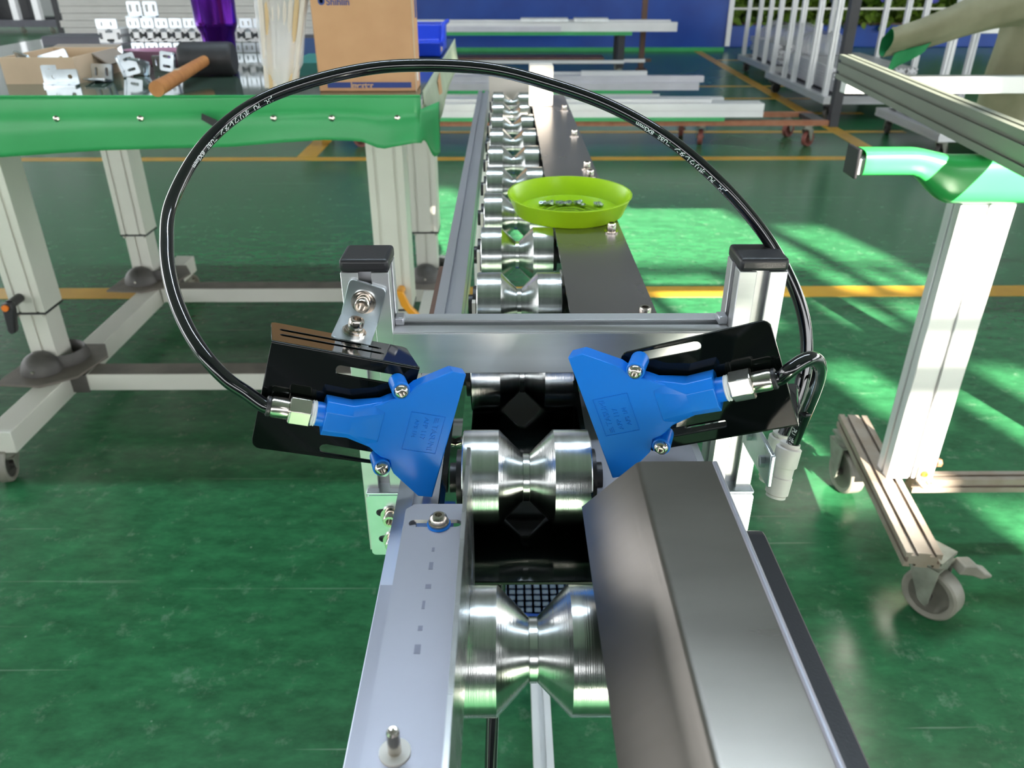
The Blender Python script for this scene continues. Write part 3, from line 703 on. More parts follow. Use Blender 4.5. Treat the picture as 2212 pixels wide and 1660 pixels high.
# flared corner flap
def flap(u, v):
    x = -.166 + .030 * u * (1 - .3 * v) + .012 * v * u; y = 1.597 + .10 * u * (1 - .5 * v) - .012 * v; z = .800 - .060 * v - .035 * u * v + .010 * math.sin(u * 7) * v
    return (x, y, z)
mk('corner_flap', B().grid(flap, 10, 8), 'vinyl_green', tb, smooth=60).modifiers.new('thick', 'SOLIDIFY').thickness = .0015
def sskirt(u, v):
    y = 1.66 + 1.14 * u; return (-.1640 + .003 * math.sin(u * 9) * v + .010 * v * v, y, .826 - v * (.085 + .012 * math.sin(u * 6)))
mk('side_skirt', B().grid(sskirt, 30, 6), 'vinyl_pale', tb, smooth=60).modifiers.new('thick', 'SOLIDIFY').thickness = .0015
mk('tape_scrap', B().prism([(1.98, .800), (2.05, .812), (2.10, .760), (2.02, .735)], 'X', -.161, -.1595), 'cardboard', tb)
mk('front_hem_trim', B().cyl((-1.5, 1.5965, .8255), (-.165, 1.5965, .8255), .0018, n=8), 'vinyl_green', tb)
for x in (-1.18, -.8718, -.7092, -.4514, -.3384, -.211):
    mk('skirt_pin', B().lathe([(.0065, 0), (.0060, .002), (.0035, .0035), (0, .004)], (x, 1.5995, .7840), (0, -1, 0), 12), 'bolt_steel', tb)
mk('black_tape', B().prism([(-.5830, .7960), (-.5560, .7830), (-.5530, .7700), (-.5610, .7690), (-.5860, .7850)], 'Y', 1.5815, 1.5850), 'black_plastic', tb)
def table_leg(x0, x1, y0, y1, side_sleeve=.29):
    cx, cy, ww, dd = (x0 + x1) / 2, (y0 + y1) / 2, x1 - x0, y1 - y0
    P = profile(ww, dd, t=(-ww * .27, ww * .27), b=(-ww * .27, ww * .27), o=.006, lip=.0015, wi=.009, d=.004)
    l = mk('leg', B().prism(shift(P, cx, cy), 'Z', side_sleeve, .80), 'alu_leg', tb, bevel=.001, seg=1)
    mk('inner_leg', B().prism(shift(profile(ww * .8, dd * .8, t=(0,), b=(0,), o=.006, lip=.0015, wi=.009, d=.004), cx, cy), 'Z', .13, side_sleeve), 'alu_leg', l)
    mk('leg_collar', B().box(x0 - .001, x1 + .001, y0 - .001, y1 + .001, side_sleeve - .005, side_sleeve), 'black_plastic', l)
    for sx in (x0 + .008, x1 - .008):
        mk('collar_screw', B().cyl((sx, y0 + .006, side_sleeve - .012), (sx, y0 + .006, side_sleeve - .005), .004, n=8), 'bolt_steel', l)
    bo = mk('rubber_boot', B().ell((cx - .004, y0 - .012, .135), .050, .045, .052, 24, 8, 0, 90), 'grey_rubber', l)
    mk('boot_heel', B().lathe([(.058, .131), (.060, .150), (.052, .168), (.046, .160), (.044, .131)], (cx + .022, cy + .012, 0), n=28), 'grey_rubber', l)
    mk('boot_plate', B().prism([(cx - .085, y0 - .085), (cx + .03, y0 - .095), (cx + .10, y0 - .045), (cx + .125, cy + .03), (cx + .085, y1 + .06), (cx - .02, y1 + .06), (cx - .075, cy)], 'Z', .1305, .136), 'boot_plate', l, bevel=.001)
    mk('boot_skirt', B().box(cx + .005, cx + .11, y0 - .030, y0 + .045, .082, .1305), 'grey_rubber', l)
    mk('boot_screw', B().cyl((cx - .002, y0 - .058, .152), (cx - .002, y0 - .054, .152), .004, n=8), 'bolt_steel', l)
    return l
table_leg(-1.215, -1.135, 1.80, 1.885)
table_leg(-1.215, -1.135, 2.42, 2.505)
l3 = table_leg(-.322, -.238, 1.85, 1.935, .275)
table_leg(-.300, -.216, 2.44, 2.525)
for x0 in (-1.165, -.262):
    bar = mk('side_bar', B().box(x0, x0 + .06, 1.50, 2.68, .075, .130), 'alu_leg', tb, bevel=.002)
for y0 in (1.775, 2.36): mk('cross_bar', B().prism(shift(profile(.062, .045, t=(), o=.006), y0 + .031, .1075), 'X', -1.10, -.262), 'alu_leg', tb, bevel=.001)
for y0 in (1.775, 2.36): mk('cross_bar_cover', B().box(-1.06, -.262, y0 + .002, y0 + .060, .130, .1312), 'boot_plate', tb)
for x in (-1.135, -.232):
    caster(tb, x - .012, 1.520, .078, .040, .030, -78, 'caster_grey', mh='caster_dark'); caster(tb, x, 2.64, .075, .036, .030, 60, 'caster_grey')
# clamp levers
lv = mk('clamp_lever', B().cyl((-1.185, 1.800, .330), (-1.185, 1.755, .330), .011, n=14), 'black_plastic', tb)
mk('handle', B().prism([(-1.198, .336), (-1.172, .338), (-1.172, .318), (-1.184, .262), (-1.196, .258), (-1.202, .266)], 'Y', 1.740, 1.758), 'black_plastic', lv, bevel=.003)
mk('orange_button', B().cyl((-1.187, 1.740, .328), (-1.187, 1.735, .328), .008, n=14), 'orange', lv)
lv = mk('clamp_lever', B().cyl((-.262, 1.850, .330), (-.262, 1.825, .330), .010, n=14), 'yellow_lever', tb)
mk('handle', B().prism([(-.272, .340), (-.255, .338), (-.240, .300), (-.208, .264), (-.212, .254), (-.226, .254), (-.262, .300)], 'Y', 1.812, 1.826), 'yellow_lever', lv, bevel=.003)

# ------------------------------------------------------------------ things on the table
ZT = .825
ib = thing('inverter_box', 'tall brown cardboard box printed Shihlin and Inverter standing on the green table', 'box', (-.273, 1.70, ZT))
bx = mk('carton', B().box(-.369, -.177, 1.656, 1.742, ZT, 1.052), 'cardboard', ib, bevel=.0025)
mk('stripe', B().box(-.352, -.1865, 1.6549, 1.6560, .8320, .8425), 'print_blue', ib, smooth=0)
def decal(txt, size, x, z, y, m, parent, name, bold=0.):
    v, f = text_mesh(txt, size, .0001, bold)
    M = Matrix(((1, 0, 0, x), (0, 0, -1, y), (0, 1, 0, z), (0, 0, 0, 1)))
    mk(name, B().add(v, f, M), m, parent, smooth=0)
decal('Inverter', .0135, -.3060, .8328, 1.6538, 'print_tan', ib, 'print_inverter', .0005)
decal('Shihlin', .0170, -.3385, .9800, 1.6552, 'print_blue', ib, 'print_shihlin', .0003)
mk('print_logo', B().lathe([(.0034, 0), (.0066, 0), (.0066, .0004), (.0034, .0004), (.0034, 0)], (-.3475, 1.6560, .9865), (0, -1, 0), 24), 'print_blue', ib, smooth=0)
mk('edge_fold', B().cyl((-.1772, 1.6562, ZT), (-.1772, 1.6562, 1.05), .0012, n=8), 'cardboard_pale', ib)
mk('print_side', B().box(-.1770, -.1764, 1.70, 1.725, .955, .99), 'print_blue', ib, smooth=0)
mk('side_label', B().prism([(1.675, .858), (1.70, .862), (1.70, .84), (1.68, .842)], 'X', -.1770, -.1763), 'white_tape', ib)

# bag of rods
bg_ = thing('rod_bundle', 'clear plastic bag of pale plastic strips leaning between tumbler and carton', 'bag', (-.435, 1.62, ZT))
def tilt(px, k): return Vector((px[0], px[1], ZT)) + Vector((.020, .045, .26)) * k
for i in range(16):
    u = (i % 8) / 7 - .5; row = i // 8
    x = -.436 + u * .050; y = 1.622 + row * .012
    p0 = Vector((x, y, ZT + .004 + abs(u) * .014)); p1 = Vector((-.415 + u * .100, 1.690 + row * .015, ZT + .26))
    mk('strip', B().tube([p0, p0.lerp(p1, .5), p1], .0056, 8), 'rod_tan' if i in (1, 6, 12) else 'rod_pale', bg_)
def bag(u, v):
    a = 2 * math.pi * u; k = v
    cx = -.436 + .021 * k; cy = 1.628 + .07 * k; z = ZT + .001 + .262 * k
    rx = (.033 + .026 * k) * (.45 + .55 * min(1, k * 5)); ry = (.018 + .006 * math.sin(k * 9)) * (.5 + .5 * min(1, k * 5))
    rx *= 1 + .04 * math.sin(5 * a + 9 * k); ry *= 1 + .1 * math.sin(4 * a + 6 * k)
    return (cx + rx * math.cos(a) - .008 * (1 if math.cos(a) < 0 else 0) * k, cy + ry * math.sin(a), z)
mk('film', B().grid(bag, 40, 20), 'clear_film', bg_, smooth=180)

# purple tumbler
tm = thing('tumbler', 'metallic purple tumbler standing behind the rubber mallet', 'tumbler', (-.668, 2.005, ZT))
mk('cup', B().lathe([(.030, 0), (.033, .004), (.0365, .055), (.0385, .080), (.0450, .094), (.0462, .098), (.0468, .104), (.0480, .150), (.0500, .21), (.0500, .235), (.0490, .24), (.0475, .235), (.046, .15)], (-.668, 2.005, ZT), n=40), 'purple_metal', tm)
mk('lid', B().lathe([(.048, .236), (.050, .240), (.048, .252), (0, .254)], (-.668, 2.005, ZT), n=32), 'black_plastic', tm)

# rubber mallet
ml = thing('rubber_mallet', 'black rubber mallet with a wooden handle lying on the green table', 'mallet', (-.60, 1.70, ZT))
mk('head', B().lathe([(.029, 0), (.0335, .004), (.0352, .011), (.0352, .107), (.0335, .114), (.030, .117)], (-.722, 1.895, ZT + .0355), (1, .04, 0), 32), 'black_rubber', ml)
hd = B().tube([(-.660, 1.885, ZT + .036), (-.660, 1.80, ZT + .030), (-.659, 1.68, ZT + .022), (-.657, 1.575, ZT + .0165)], lambda t: .0110 + .0035 * t, 16)
h = mk('handle', hd, 'wood', ml)
mk('sticker', B().box(-.664, -.656, 1.690, 1.715, ZT + .0355, ZT + .0368), 'cardboard_pale', h)

# pink tray
pt = thing('pink_tray', 'pink oval plastic tray of screws behind the mallet', 'tray', (-.825, 2.105, ZT))
mk('bowl', B().lathe([(0, 0), (.075, 0), (.082, .003), (.112, .034), (.115, .035), (.109, .035), (.078, .005), (0, .004)], n=40, M=Matrix.Translation((-.825, 2.105, ZT)) @ Matrix.Diagonal((1, .45, 1, 1))), 'pink_plastic', pt)
for i in range(9):
    s = mk('loose_screw', B().lathe([(.004, 0), (.004, .003), (.0022, .003), (.0022, .012)], (-.86 + .016 * i + random.uniform(-.006, .006), 2.105 + random.uniform(-.02, .02), ZT + .012), (random.uniform(-1, 1), random.uniform(-1, 1), .3), 8), 'zinc')
    tag(s, 'small zinc screw lying in the pink tray', 'screw', 'screws in the pink tray')

# open carton with brackets
oc_ = thing('open_carton', 'low open cardboard box of steel brackets at the left end of the table', 'box', (-.97, 1.86, ZT))
for nm, a in (('front_wall', (-1.048, -.896, 1.764, 1.768, ZT, .877)), ('back_wall', (-1.048, -.896, 1.975, 1.979, ZT, .877)), ('side_wall', (-1.048, -1.044, 1.768, 1.975, ZT, .877)), ('side_wall', (-.900, -.896, 1.768, 1.975, ZT, .877)), ('base', (-1.044, -.900, 1.768, 1.975, ZT, ZT + .003))):
    mk(nm, B().box(*a), 'cardboard_pale', oc_, smooth=0)
M = Matrix.Translation((-.972, 1.979, .877)) @ Matrix.Rotation(R(8), 4, 'X')
mk('open_flap', B().box(-.074, .074, 0, .030, -.003, 0, M), 'cardboard_grey', oc_, smooth=0)
M = Matrix.Translation((-.896, 1.87, .877)) @ Matrix.Rotation(R(35), 4, 'Y')
mk('open_flap', B().box(0, .040, -.02, .09, -.003, 0, M), 'cardboard_grey', oc_, smooth=0)
def l_bracket(label, loc, rot, L=.060, a=.038, c=.030, group='loose zinc angle brackets on the table', slots=True):
    t = thing('angle_bracket', label, 'bracket', loc, rot, group)
    hs = [slot(-L * .25, a * .40, -L * .25, a * .72, .0032), slot(L * .25, a * .40, L * .25, a * .72, .0032)] if slots else [circ(-L * .25, a * .55, .0045, 12), circ(L * .25, a * .55, .0045, 12)]
    mk('upright_leg', B().plate(rrect(-L / 2, L / 2, 0, a, .004), hs, 'Y', -.002, .002), 'zinc', t, local=True)
    hs2 = [slot(-L * .25, -c * .70, -L * .25, -c * .42, .0032), slot(L * .25, -c * .70, L * .25, -c * .42, .0032)]
    mk('flat_leg', B().plate(rrect(-L / 2, L / 2, -c, -.002, .003), hs2, 'Z', 0, .004), 'zinc', t, local=True)
    return t
l_bracket('zinc angle bracket with two round holes nearest the table edge', (-.915, 1.742, ZT), (0, 0, R(8)), .062, .032, .030, slots=False)
l_bracket('zinc angle bracket nested behind the two-hole one against the carton', (-.935, 1.766, ZT), (0, 0, R(8)), .062, .038, .012)
l_bracket('zinc angle bracket leaning with two bright slots beside the carton', (-.862, 1.800, ZT), (R(-14), 0, R(-12)), .050, .036, .030)
l_bracket('zinc angle bracket standing on edge right of the carton', (-.852, 1.875, ZT + .022), (0, R(78), R(20)), .045, .036, .028)
l_bracket('zinc angle bracket lying tipped with its flat leg up', (-.815, 1.905, ZT + .026), (R(70), 0, R(-20)), .045, .034, .028)
l_bracket('zinc angle bracket farthest back beside the pink tray', (-.800, 1.975, ZT), (0, 0, R(160)), .050, .034, .030)
l_bracket('zinc angle bracket on its side just left of the pink tray', (-.755, 1.945, ZT + .022), (0, R(-80), R(10)), .042, .034, .028)
l_bracket('blue-tinted zinc bracket sticking out of the open carton at its left', (-1.010, 1.80, .853), (R(25), R(10), R(-30)), .050, .034, .028)
l_bracket('dark shaded zinc bracket sticking out of the open carton at its middle', (-.955, 1.81, .848), (R(-10), R(-14), R(10)), .060, .036, .02, slots=False)

# row of cut profile ends with brackets
def profile_piece(label, x, y, wdt, big=False):
    t = thing('profile_offcut', label, 'profile', (x, y, ZT), (0, 0, 0), 'short cut profiles in a row on the table'); t.scale = (1, 1, .86)
    P = profile(wdt, .040, t=(0,), b=(0,), l=(0,), r=(0,), o=.010, lip=.003, wi=.020, d=.011)
    mk('profile', B().prism(shift(P, 0, .052), 'Y', 0, .10), 'alu_white', t, local=True)
    w2 = wdt * .92
    for nm, z0, z1 in (('upper_bracket', .074, .102), ('lower_bracket', .002, .030)):
        k = mk(nm, B().plate(rrect(-w2 / 2, w2 / 2, z0, z1, .003), [slot(-w2 * .22, z0 + .009, -w2 * .22, z0 + .018, .0022), slot(w2 * .22, z0 + .009, w2 * .22, z0 + .018, .0022)], 'Y', -.006, -.002), 'zinc', t, local=True)
    return t
profile_piece('wide cut profile piece with slotted brackets at the left end of the row', -1.082, 2.36, .062)
for i in range(10):
    q = ['first', 'second', 'third', 'fourth', 'fifth', 'sixth', 'seventh', 'eighth', 'ninth', 'tenth'][i]
    profile_piece('narrow cut profile piece with brackets, %s from the wide end piece' % q, -1.020 + i * .0385, 2.385, .0375)
for i, x in enumerate((-1.03, -.985)):
    l_bracket(('left' if i == 0 else 'right') + ' one of two brackets standing on top of the profile row', (x, 2.43, ZT + .0878), (0, 0, R(4)), .038, .040, .03, 'brackets on top of the profile row')
for i in range(2):
    tag(mk('dark_bar', B().box(-1.40, -1.02, 2.60 + .07 * i, 2.65 + .07 * i, ZT, ZT + .024), 'dark_grey'), ('front' if i == 0 else 'rear') + ' dark grey bar lying left of the row of cut profiles', 'bar', 'dark bars on the table')
# blue bin
bn = thing('blue_bin', 'bright blue plastic parts bin at the back right corner of the table', 'bin', (-.20, 2.36, ZT))
mk('bin_body', B().prism([(2.26, ZT + .002), (2.50, ZT + .002), (2.52, .895), (2.34, .900), (2.32, .862), (2.25, .862)], 'X', -.262, -.1720), 'blue_bin', bn, bevel=.003)
mk('bin_rim', B().tube([(-.168, 2.52, .897), (-.168, 2.34, .900), (-.168, 2.30, .860), (-.168, 2.25, .858)], .006, 8), 'blue_bin', bn)
mk('bin_label', B().box(-.1722, -.1705, 2.27, 2.31, .838, .855), 'cardboard_pale', bn)
# smoke-grey square bottle behind the bag
tag(mk('amber_bottle', B().lathe([(.016, 0), (.017, .004), (.017, .055), (.010, .068), (.010, .085)], (-.475, 2.22, ZT), n=20), 'canvas'), 'small dull amber bottle half hidden behind the bag of strips', 'bottle')
mkt = mk('teal_book', B().box(-.485, -.372, 1.90, 2.10, ZT, ZT + .026), 'water_blue'); mkt.data.materials[0] = mat('teal_card', (.02, .20, .18), rough=.5)
tag(mkt, 'flat teal block lying between the bag and the brown carton', 'block')

# ================================================================== STAND ON THE RIGHT
rs = thing('profile_stand', 'sunlit aluminium stand on casters with a green-wrapped top bar at the right', 'stand', (.78, 1.26, 0))
mk('column', B().prism(shift(profile(.090, .045, t=(0,), b=(0,), l=(0,), r=(0,), o=.0055, lip=.002, wi=.010, d=.005), .7845, 1.2825), 'Z', .165, .742), 'alu_white', rs, bevel=.001, seg=1)
mk('foot_bar', B().prism(shift(profile(.060, .030, t=(-.015, .015), b=(-.015, .015), l=(0,), r=(0,), o=.007, lip=.002, wi=.011, d=.006), .7400, .150), 'Y', -.232, .235, Matrix.Translation((0, 1.270, 0)) @ Matrix.Translation((.74, 0, 0)) @ Matrix.Rotation(R(-7), 4, 'Z') @ Matrix.Translation((-.74, 0, 0))), 'alu_dirty', rs)
mk('tie_bar', B().prism(shift(profile(.030, .030, t=(0,), l=(0,), r=(0,), o=.007, lip=.002, wi=.011, d=.006), 1.272, .148), 'X', .795, 1.75), 'alu_dirty', rs)
cb = mk('corner_bracket', B().prism(rrect(.795, .820, .166, .196, .005), 'Y', 1.2555, 1.2600), 'alu_dirty', rs, bevel=.001)
bb = B(); socket_bolt(bb, (.8075, 1.2555, .180), (0, -1, 0), .006, .006); mk('bolt', bb, 'yellow_lever', cb)
bb = B(); socket_bolt(bb, (.812, 1.235, .166), (0, 0, 1), .006, .006); mk('bolt', bb, 'alu_dirty', cb)
mk('bracket_foot', B().prism(rrect(.792, .828, 1.222, 1.2555, .006), 'Z', .1655, .1695), 'alu_dirty', cb, bevel=.001)
bb = B(); bb.cyl((.838, 1.290, .180), (.846, 1.290, .180), .008, n=6); mk('side_bolt', bb, 'rust', rs)
bb = B(); bb.cyl((.838, 1.275, .192), (.846, 1.275, .192), .008, n=6); mk('side_bolt', bb, 'rust', rs)
caster(rs, .758, 1.085, .135, .050, .040, -53, 'caster_grey', mh='caster_dark', brake=False)
ped = Matrix.Translation((.772, 1.072, 0)) @ Matrix.Rotation(R(8), 4, 'Z')
mk('brake_pedal', B().prism([(.018, .105), (.026, .122), (.050, .120), (.072, .100), (.086, .095), (.086, .090), (.066, .088), (.046, .098)], 'Y', -.022, .006, ped), 'caster_grey', rs, bevel=.003)
caster(rs, .757, 1.470, .135, .050, .040, -82, 'caster_grey', mh='caster_dark')
# bar wrapped in green vinyl along the top
def wrapf(u, v):
    x = .560 + .310 * u; a = 2 * math.pi * v
    k = max(0, min(1, (x - .64) / .07)); k = k * k * (3 - 2 * k)
    zc = .775 - .022 * k; hy = .026 - .002 * math.sin(u * 8); hz = .0200 + .012 * k
    q = lambda t: math.copysign(abs(t) ** .55, t)
    return (x, 1.266 + hy * q(math.cos(a)) - .006 * k, zc + hz * q(math.sin(a)) - .010 * k * max(0, -math.sin(a)))
mk('green_wrap', B().grid(wrapf, 30, 24), 'wrap_green', rs, smooth=50)
mk('top_bar', B().box(.552, 1.55, 1.250, 1.284, .757, .7815), 'alu_white', rs, bevel=.001)
mk('bar_end_cap', B().box(.547, .5525, 1.242, 1.290, .752, .798), 'black_plastic', rs, bevel=.002)
for xx in (1.50,):
    mk('column', B().prism(shift(profile(.090, .045, t=(0,), b=(0,)), xx, 1.2825), 'Z', .02, .757), 'alu_white', rs)

# long beam lying across the stand, and the frame behind it
ang = math.atan2(.832 - .721, 2.113 - 1.122)
Mb = Matrix.Translation((.832, 2.113, 0)) @ Matrix.Rotation(-ang, 4, 'Z')
P = profile(.030, .056, t=(0,), b=(0,), l=(-.013, .013), r=(-.013, .013), o=.007, lip=.002, wi=.011, d=.006)
tag(mk('slotted_beam', B().prism(shift(P, .015, .819), 'Y', -1.55, 0, Mb), 'alu_shaded'), 'slotted grey aluminium beam lying aslant on the green-wrapped bar', 'beam')
fb = thing('bar_frame', 'aluminium frame behind the slanting beam with a sunlit white crossbar', 'frame', (1.7, 2.45, 0))
mk('crossbar', B().box(.98, 2.4, 2.40, 2.44, .712, .758), 'alu_white', fb, bevel=.001)
mk('crossbar', B().box(1.36, 2.4, 2.80, 2.83, .840, .862), 'alu_white', fb, bevel=.001)
mk('crossbar', B().box(2.0, 2.04, 2.44, 2.80, .72, .84), 'alu_white', fb)
for x, y in ((2.3, 2.40), (2.3, 2.80)):
    mk('leg', B().box(x, x + .04, y, y + .04, .0, .84 if y > 2.5 else .712), 'alu_white', fb)
mk('crossbar', B().box(2.3, 2.34, 2.44, 2.80, .10, .14), 'alu_white', fb)
# canvas roll hung over the frame
tp = thing('canvas_roll', 'dull olive canvas roll with green inside hanging over the white crossbar', 'canvas', (1.45, 2.5, .61))
axis = catmull([(1.081, 2.425, .845), (1.154, 2.430, .861), (1.232, 2.439, .883), (1.322, 2.453, .914), (1.422, 2.464, .942), (1.57, 2.49, .96), (1.8, 2.52, .97)], 6)
def roll(scale):
    def fn(u, v):
        i = u * (len(axis) - 1); k = min(int(i), len(axis) - 2); p = axis[k].lerp(axis[k + 1], i - k)
        a = 2 * math.pi * v; r0 = (.034 + .036 * u) * scale
        sq = 1 + .30 * math.cos(2 * a + 1.2) * (1 - u) + .05 * math.sin(3 * a + 5 * u) + .03 * math.sin(7 * a + 9 * u)
        return (p.x, p.y + r0 * sq * math.cos(a), p.z + r0 * sq * 1.1 * math.sin(a))
    return fn
mk('roll_outer', B().grid(roll(1), 40, 32), 'canvas', tp, smooth=60)
mk('roll_lining', B().grid(roll(.95), 40, 32), 'canvas_in', tp, smooth=60)
mk('lining_flap', B().grid(lambda u, v: (1.103 + .095 * u - .013 * v, 2.408 + .009 * math.sin(6 * u), .820 + .029 * u - v * (.058 - .034 * u)), 10, 6), 'canvas_in', tp, smooth=60).modifiers.new('thick', 'SOLIDIFY').thickness = .002
def fold(u, v):
    a = 2 * math.pi * u; r = .072 + .006 * math.sin(4 * a + 3 * v) - .010 * v + .006 * math.sin(v * 7)
    return (1.540 + r * math.cos(a) + .01 * v, 2.555 + r * math.sin(a) + .02 * v, .615 + .36 * v)
mk('hanging_fold', B().grid(fold, 32, 14), 'canvas', tp, smooth=60)
mk('fold_bottom', B().lathe([(0, 0), (.070, 0), (.070, .004), (0, .004)], (1.540, 2.555, .613), n=24), 'canvas', tp)

# ================================================================== LONG STOCK CARTS IN THE BACKGROUND
def stock_bar(label, x0, x1, y, z, wy, hz, m='alu_white', group=None):
    P = profile(wy, hz, t=(0,), l=(0,), r=(), o=.009, lip=.002, wi=.014, d=.006)
    return tag(mk('aluminium_bar', B().prism(shift(P, y, z + hz / 2), 'X', x0, x1), m), label, 'bar', group)
ca = thing('low_cart', 'low rusty cart on red casters carrying white profiles, nearest of the stock carts', 'cart', (.7, 5.25, 0))
mk('front_beam', B().box(-1.3, 2.02, 5.10, 5.14, .130, .160), 'rust', ca); mk('rear_beam', B().box(-1.3, 2.02, 5.40, 5.44, .130, .160), 'rust', ca)
mk('end_arm', B().box(1.93, 2.02, 5.14, 5.46, .132, .158), 'black_steel', ca); mk('end_arm', B().box(-1.3, -1.22, 5.14, 5.40, .132, .158), 'black_steel', ca)
mk('end_post', B().box(2.02, 2.075, 5.085, 5.140, .125, 1.5), 'black_steel', ca)
mk('green_mat', B().box(-1.0, 1.36, 5.09, 5.45, .160, .182), 'vinyl_green', ca)
for x, y, a in ((1.90, 5.12, 35), (1.87, 5.42, 35), (1.24, 5.17, 75), (1.17, 5.43, 75), (-.93, 5.12, 20), (-1.2, 5.42, 60)):
    caster(ca, x, y, .130, .048, .036, a, 'caster_red', mf='caster_fork', mh='rust')
stock_bar('long white aluminium profile at the front of the near stock cart', -.9, 1.60, 5.13, .182, .06, .080, group='profiles on the near stock cart')
stock_bar('white aluminium profile lying behind the front one on the near cart', -.9, 1.60, 5.20, .182, .06, .080, group='profiles on the near stock cart')
stock_bar('shorter white profile on top of the near stock cart', -1.0, 1.28, 5.17, .263, .06, .020, group='profiles on the near stock cart')
stock_bar('rear white aluminium profile of the near stock cart', -.9, 1.40, 5.34, .182, .06, .085, group='profiles on the near stock cart')
cbt = thing('low_bench', 'low green-topped bench carrying bluish profiles in the middle distance', 'bench', (.3, 6.85, 0))
mk('green_top', B().box(-1.2, 1.16, 6.60, 7.0, .105, .130), 'vinyl_green', cbt); mk('front_rail', B().box(-1.2, 1.22, 6.58, 6.60, .080, .104), 'alu_white', cbt)
for x, y in ((1.20, 6.70), (1.20, 6.95), (-1.1, 6.70), (-1.1, 6.95)): caster(cbt, x, y, .080, .032, .03, 30, 'caster_red')
stock_bar('bluish aluminium profile at the front of the low green bench', -.8, 1.53, 6.63, .130, .06, .055, 'alu', 'profiles on the low green bench')
stock_bar('wider bluish aluminium profile above the front one on the low green bench', -.8, 1.57, 6.66, .186, .06, .048, 'alu', 'profiles on the low green bench')
stock_bar('short light profile lying on top of the low green bench load', .6, 1.12, 6.68, .235, .06, .030, 'alu_white', 'profiles on the low green bench')
stock_bar('long thin light profile behind the others on the low green bench', -.8, .95, 6.78, .130, .06, .115, 'alu_white', 'profiles on the low green bench')
cc = thing('stock_bench', 'green-topped stock bench in front of the blue partition', 'bench', (.2, 8.7, 0))
mk('green_top', B().box(-1.7, 1.26, 8.56, 8.95, .372, .405), 'vinyl_green', cc)
for x, y in ((1.13, 8.60), (1.13, 8.90), (-1.7, 8.60), (-1.7, 8.90)):
    mk('leg', B().box(x, x + .07, y, y + .05, .06, .372), 'black_steel', cc); caster(cc, x + .035, y + .025, .06, .026, .024, 20, 'caster_grey')
mk('low_shelf_bar', B().box(-1.7, 1.20, 8.565, 8.60, .110, .140), 'alu_white', cc)
mk('low_shelf_bar', B().box(1.20, 1.42, 8.62, 8.65, .115, .145), 'alu_white', cc)
mk('shelf_board', B().box(-1.7, 1.0, 8.62, 8.90, .10, .16), 'brown_post', cc)
stock_bar('long white profile along the front of the bench by the blue partition', -.9, 1.71, 8.62, .405, .07, .085, group='profiles on the far bench')
stock_bar('long white profile behind the front one on the far bench', -.9, 1.66, 8.72, .405, .07, .100, group='profiles on the far bench')
stock_bar('grey profile at the left of the far bench', -1.0, .55, 8.57, .405, .03, .050, 'alu', group='profiles on the far bench')
for i, (x0, x1, y, lab) in enumerate(((.15, .62, 8.62, 'left white paper roll lying on the far bench profiles'), (.68, 1.02, 8.60, 'right white paper roll lying on the far bench profiles'))):
    tag(mk('paper_roll', B().prism([(8.56, .492), (8.68, .492), (8.70, .512), (8.64, .530), (8.57, .520)], 'X', x0, x1), 'white_tape', bevel=.004), lab, 'paper', 'paper on the far bench')
ords = ['bottom', 'second from the bottom', 'third from the bottom', 'fourth from the bottom', 'fifth from the bottom', 'sixth from the bottom', 'seventh from the bottom', 'top']
lb = thing('stock_bench', 'stock bench carrying the tall pile of off-white bars behind the work table', 'bench', (-3.0, 8.4, 0))
mk('top', B().box(-4.15, -1.8, 8.24, 8.66, .375, .405), 'dark_grey', lb)
for x in (-3.9, -2.1):
    for y in (8.28, 8.58): mk('leg', B().box(x, x + .06, y, y + .05, 0, .375), 'black_steel', lb)
for i in range(8):
    dx = random.uniform(-.02, .02)
    tag(mk('white_bar', B().prism(shift(profile(.30, .058, t=(), r=(), l=(0,), o=.006), 8.42, .405 + .031 + i * .062), 'X', -4.22 + dx, -1.75 + dx), 'panel_white', bevel=.003, seg=1),
        'long off-white bar in the tall pile behind the work table, %s' % ords[i], 'bar', 'tall pile of white bars')
pp = thing('brown_pole', 'brown steel pole standing beside the far bench', 'pole', (1.41, 8.82, 0))
mk('shaft', B().box(1.385, 1.437, 8.80, 8.85, .02, 2.6), 'brown_post', pp); mk('foot', B().box(1.37, 1.47, 8.76, 8.90, 0, .03), 'brown_post', pp); mk('arm', B().box(1.437, 1.51, 8.80, 8.84, .10, .13), 'brown_post', pp)

# ================================================================== POLE CARTS ON THE RIGHT
def pole_cart(label, x0, x1, y0, y1, zt, poles, hp, dark=True):
    t = thing('pole_cart', label, 'cart', ((x0 + x1) / 2, (y0 + y1) / 2, 0), group='carts with upright poles')
    m = 'alu_clear'
    for y in (y0, y1 - .05): mk('frame_bar', B().prism(shift(profile(.05, .05, t=(0,), l=(0,), r=(0,)), y + .025, zt - .025), 'X', x0, x1), m, t)
    for x in (x0, x1 - .05): mk('frame_bar', B().prism(shift(profile(.05, .05, t=(0,), l=(0,), r=(0,)), x + .025, zt - .025), 'Y', y0 + .05, y1 - .05), m, t)
    mk('deck', B().box(x0 + .05, x1 - .05, y0 + .05, y1 - .05, zt - .03, zt - .015), 'dark_grey', t)
    for x, y in poles:
        mk('pole', B().prism(shift(profile(.036, .036, t=(0,), b=(0,), l=(0,), r=(0,), o=.008), x, y), 'Z', zt - .02, zt + hp + random.uniform(-.06, .06)), 'alu_white', t)
    for x in (x0 + .07, x1 - .07):
        for y in (y0 + .09, y1 - .09): caster(t, x, y, zt - .05, .042, .034, random.uniform(0, 90), 'caster_dark', mf='caster_fork' if not dark else 'black_steel')
    return t
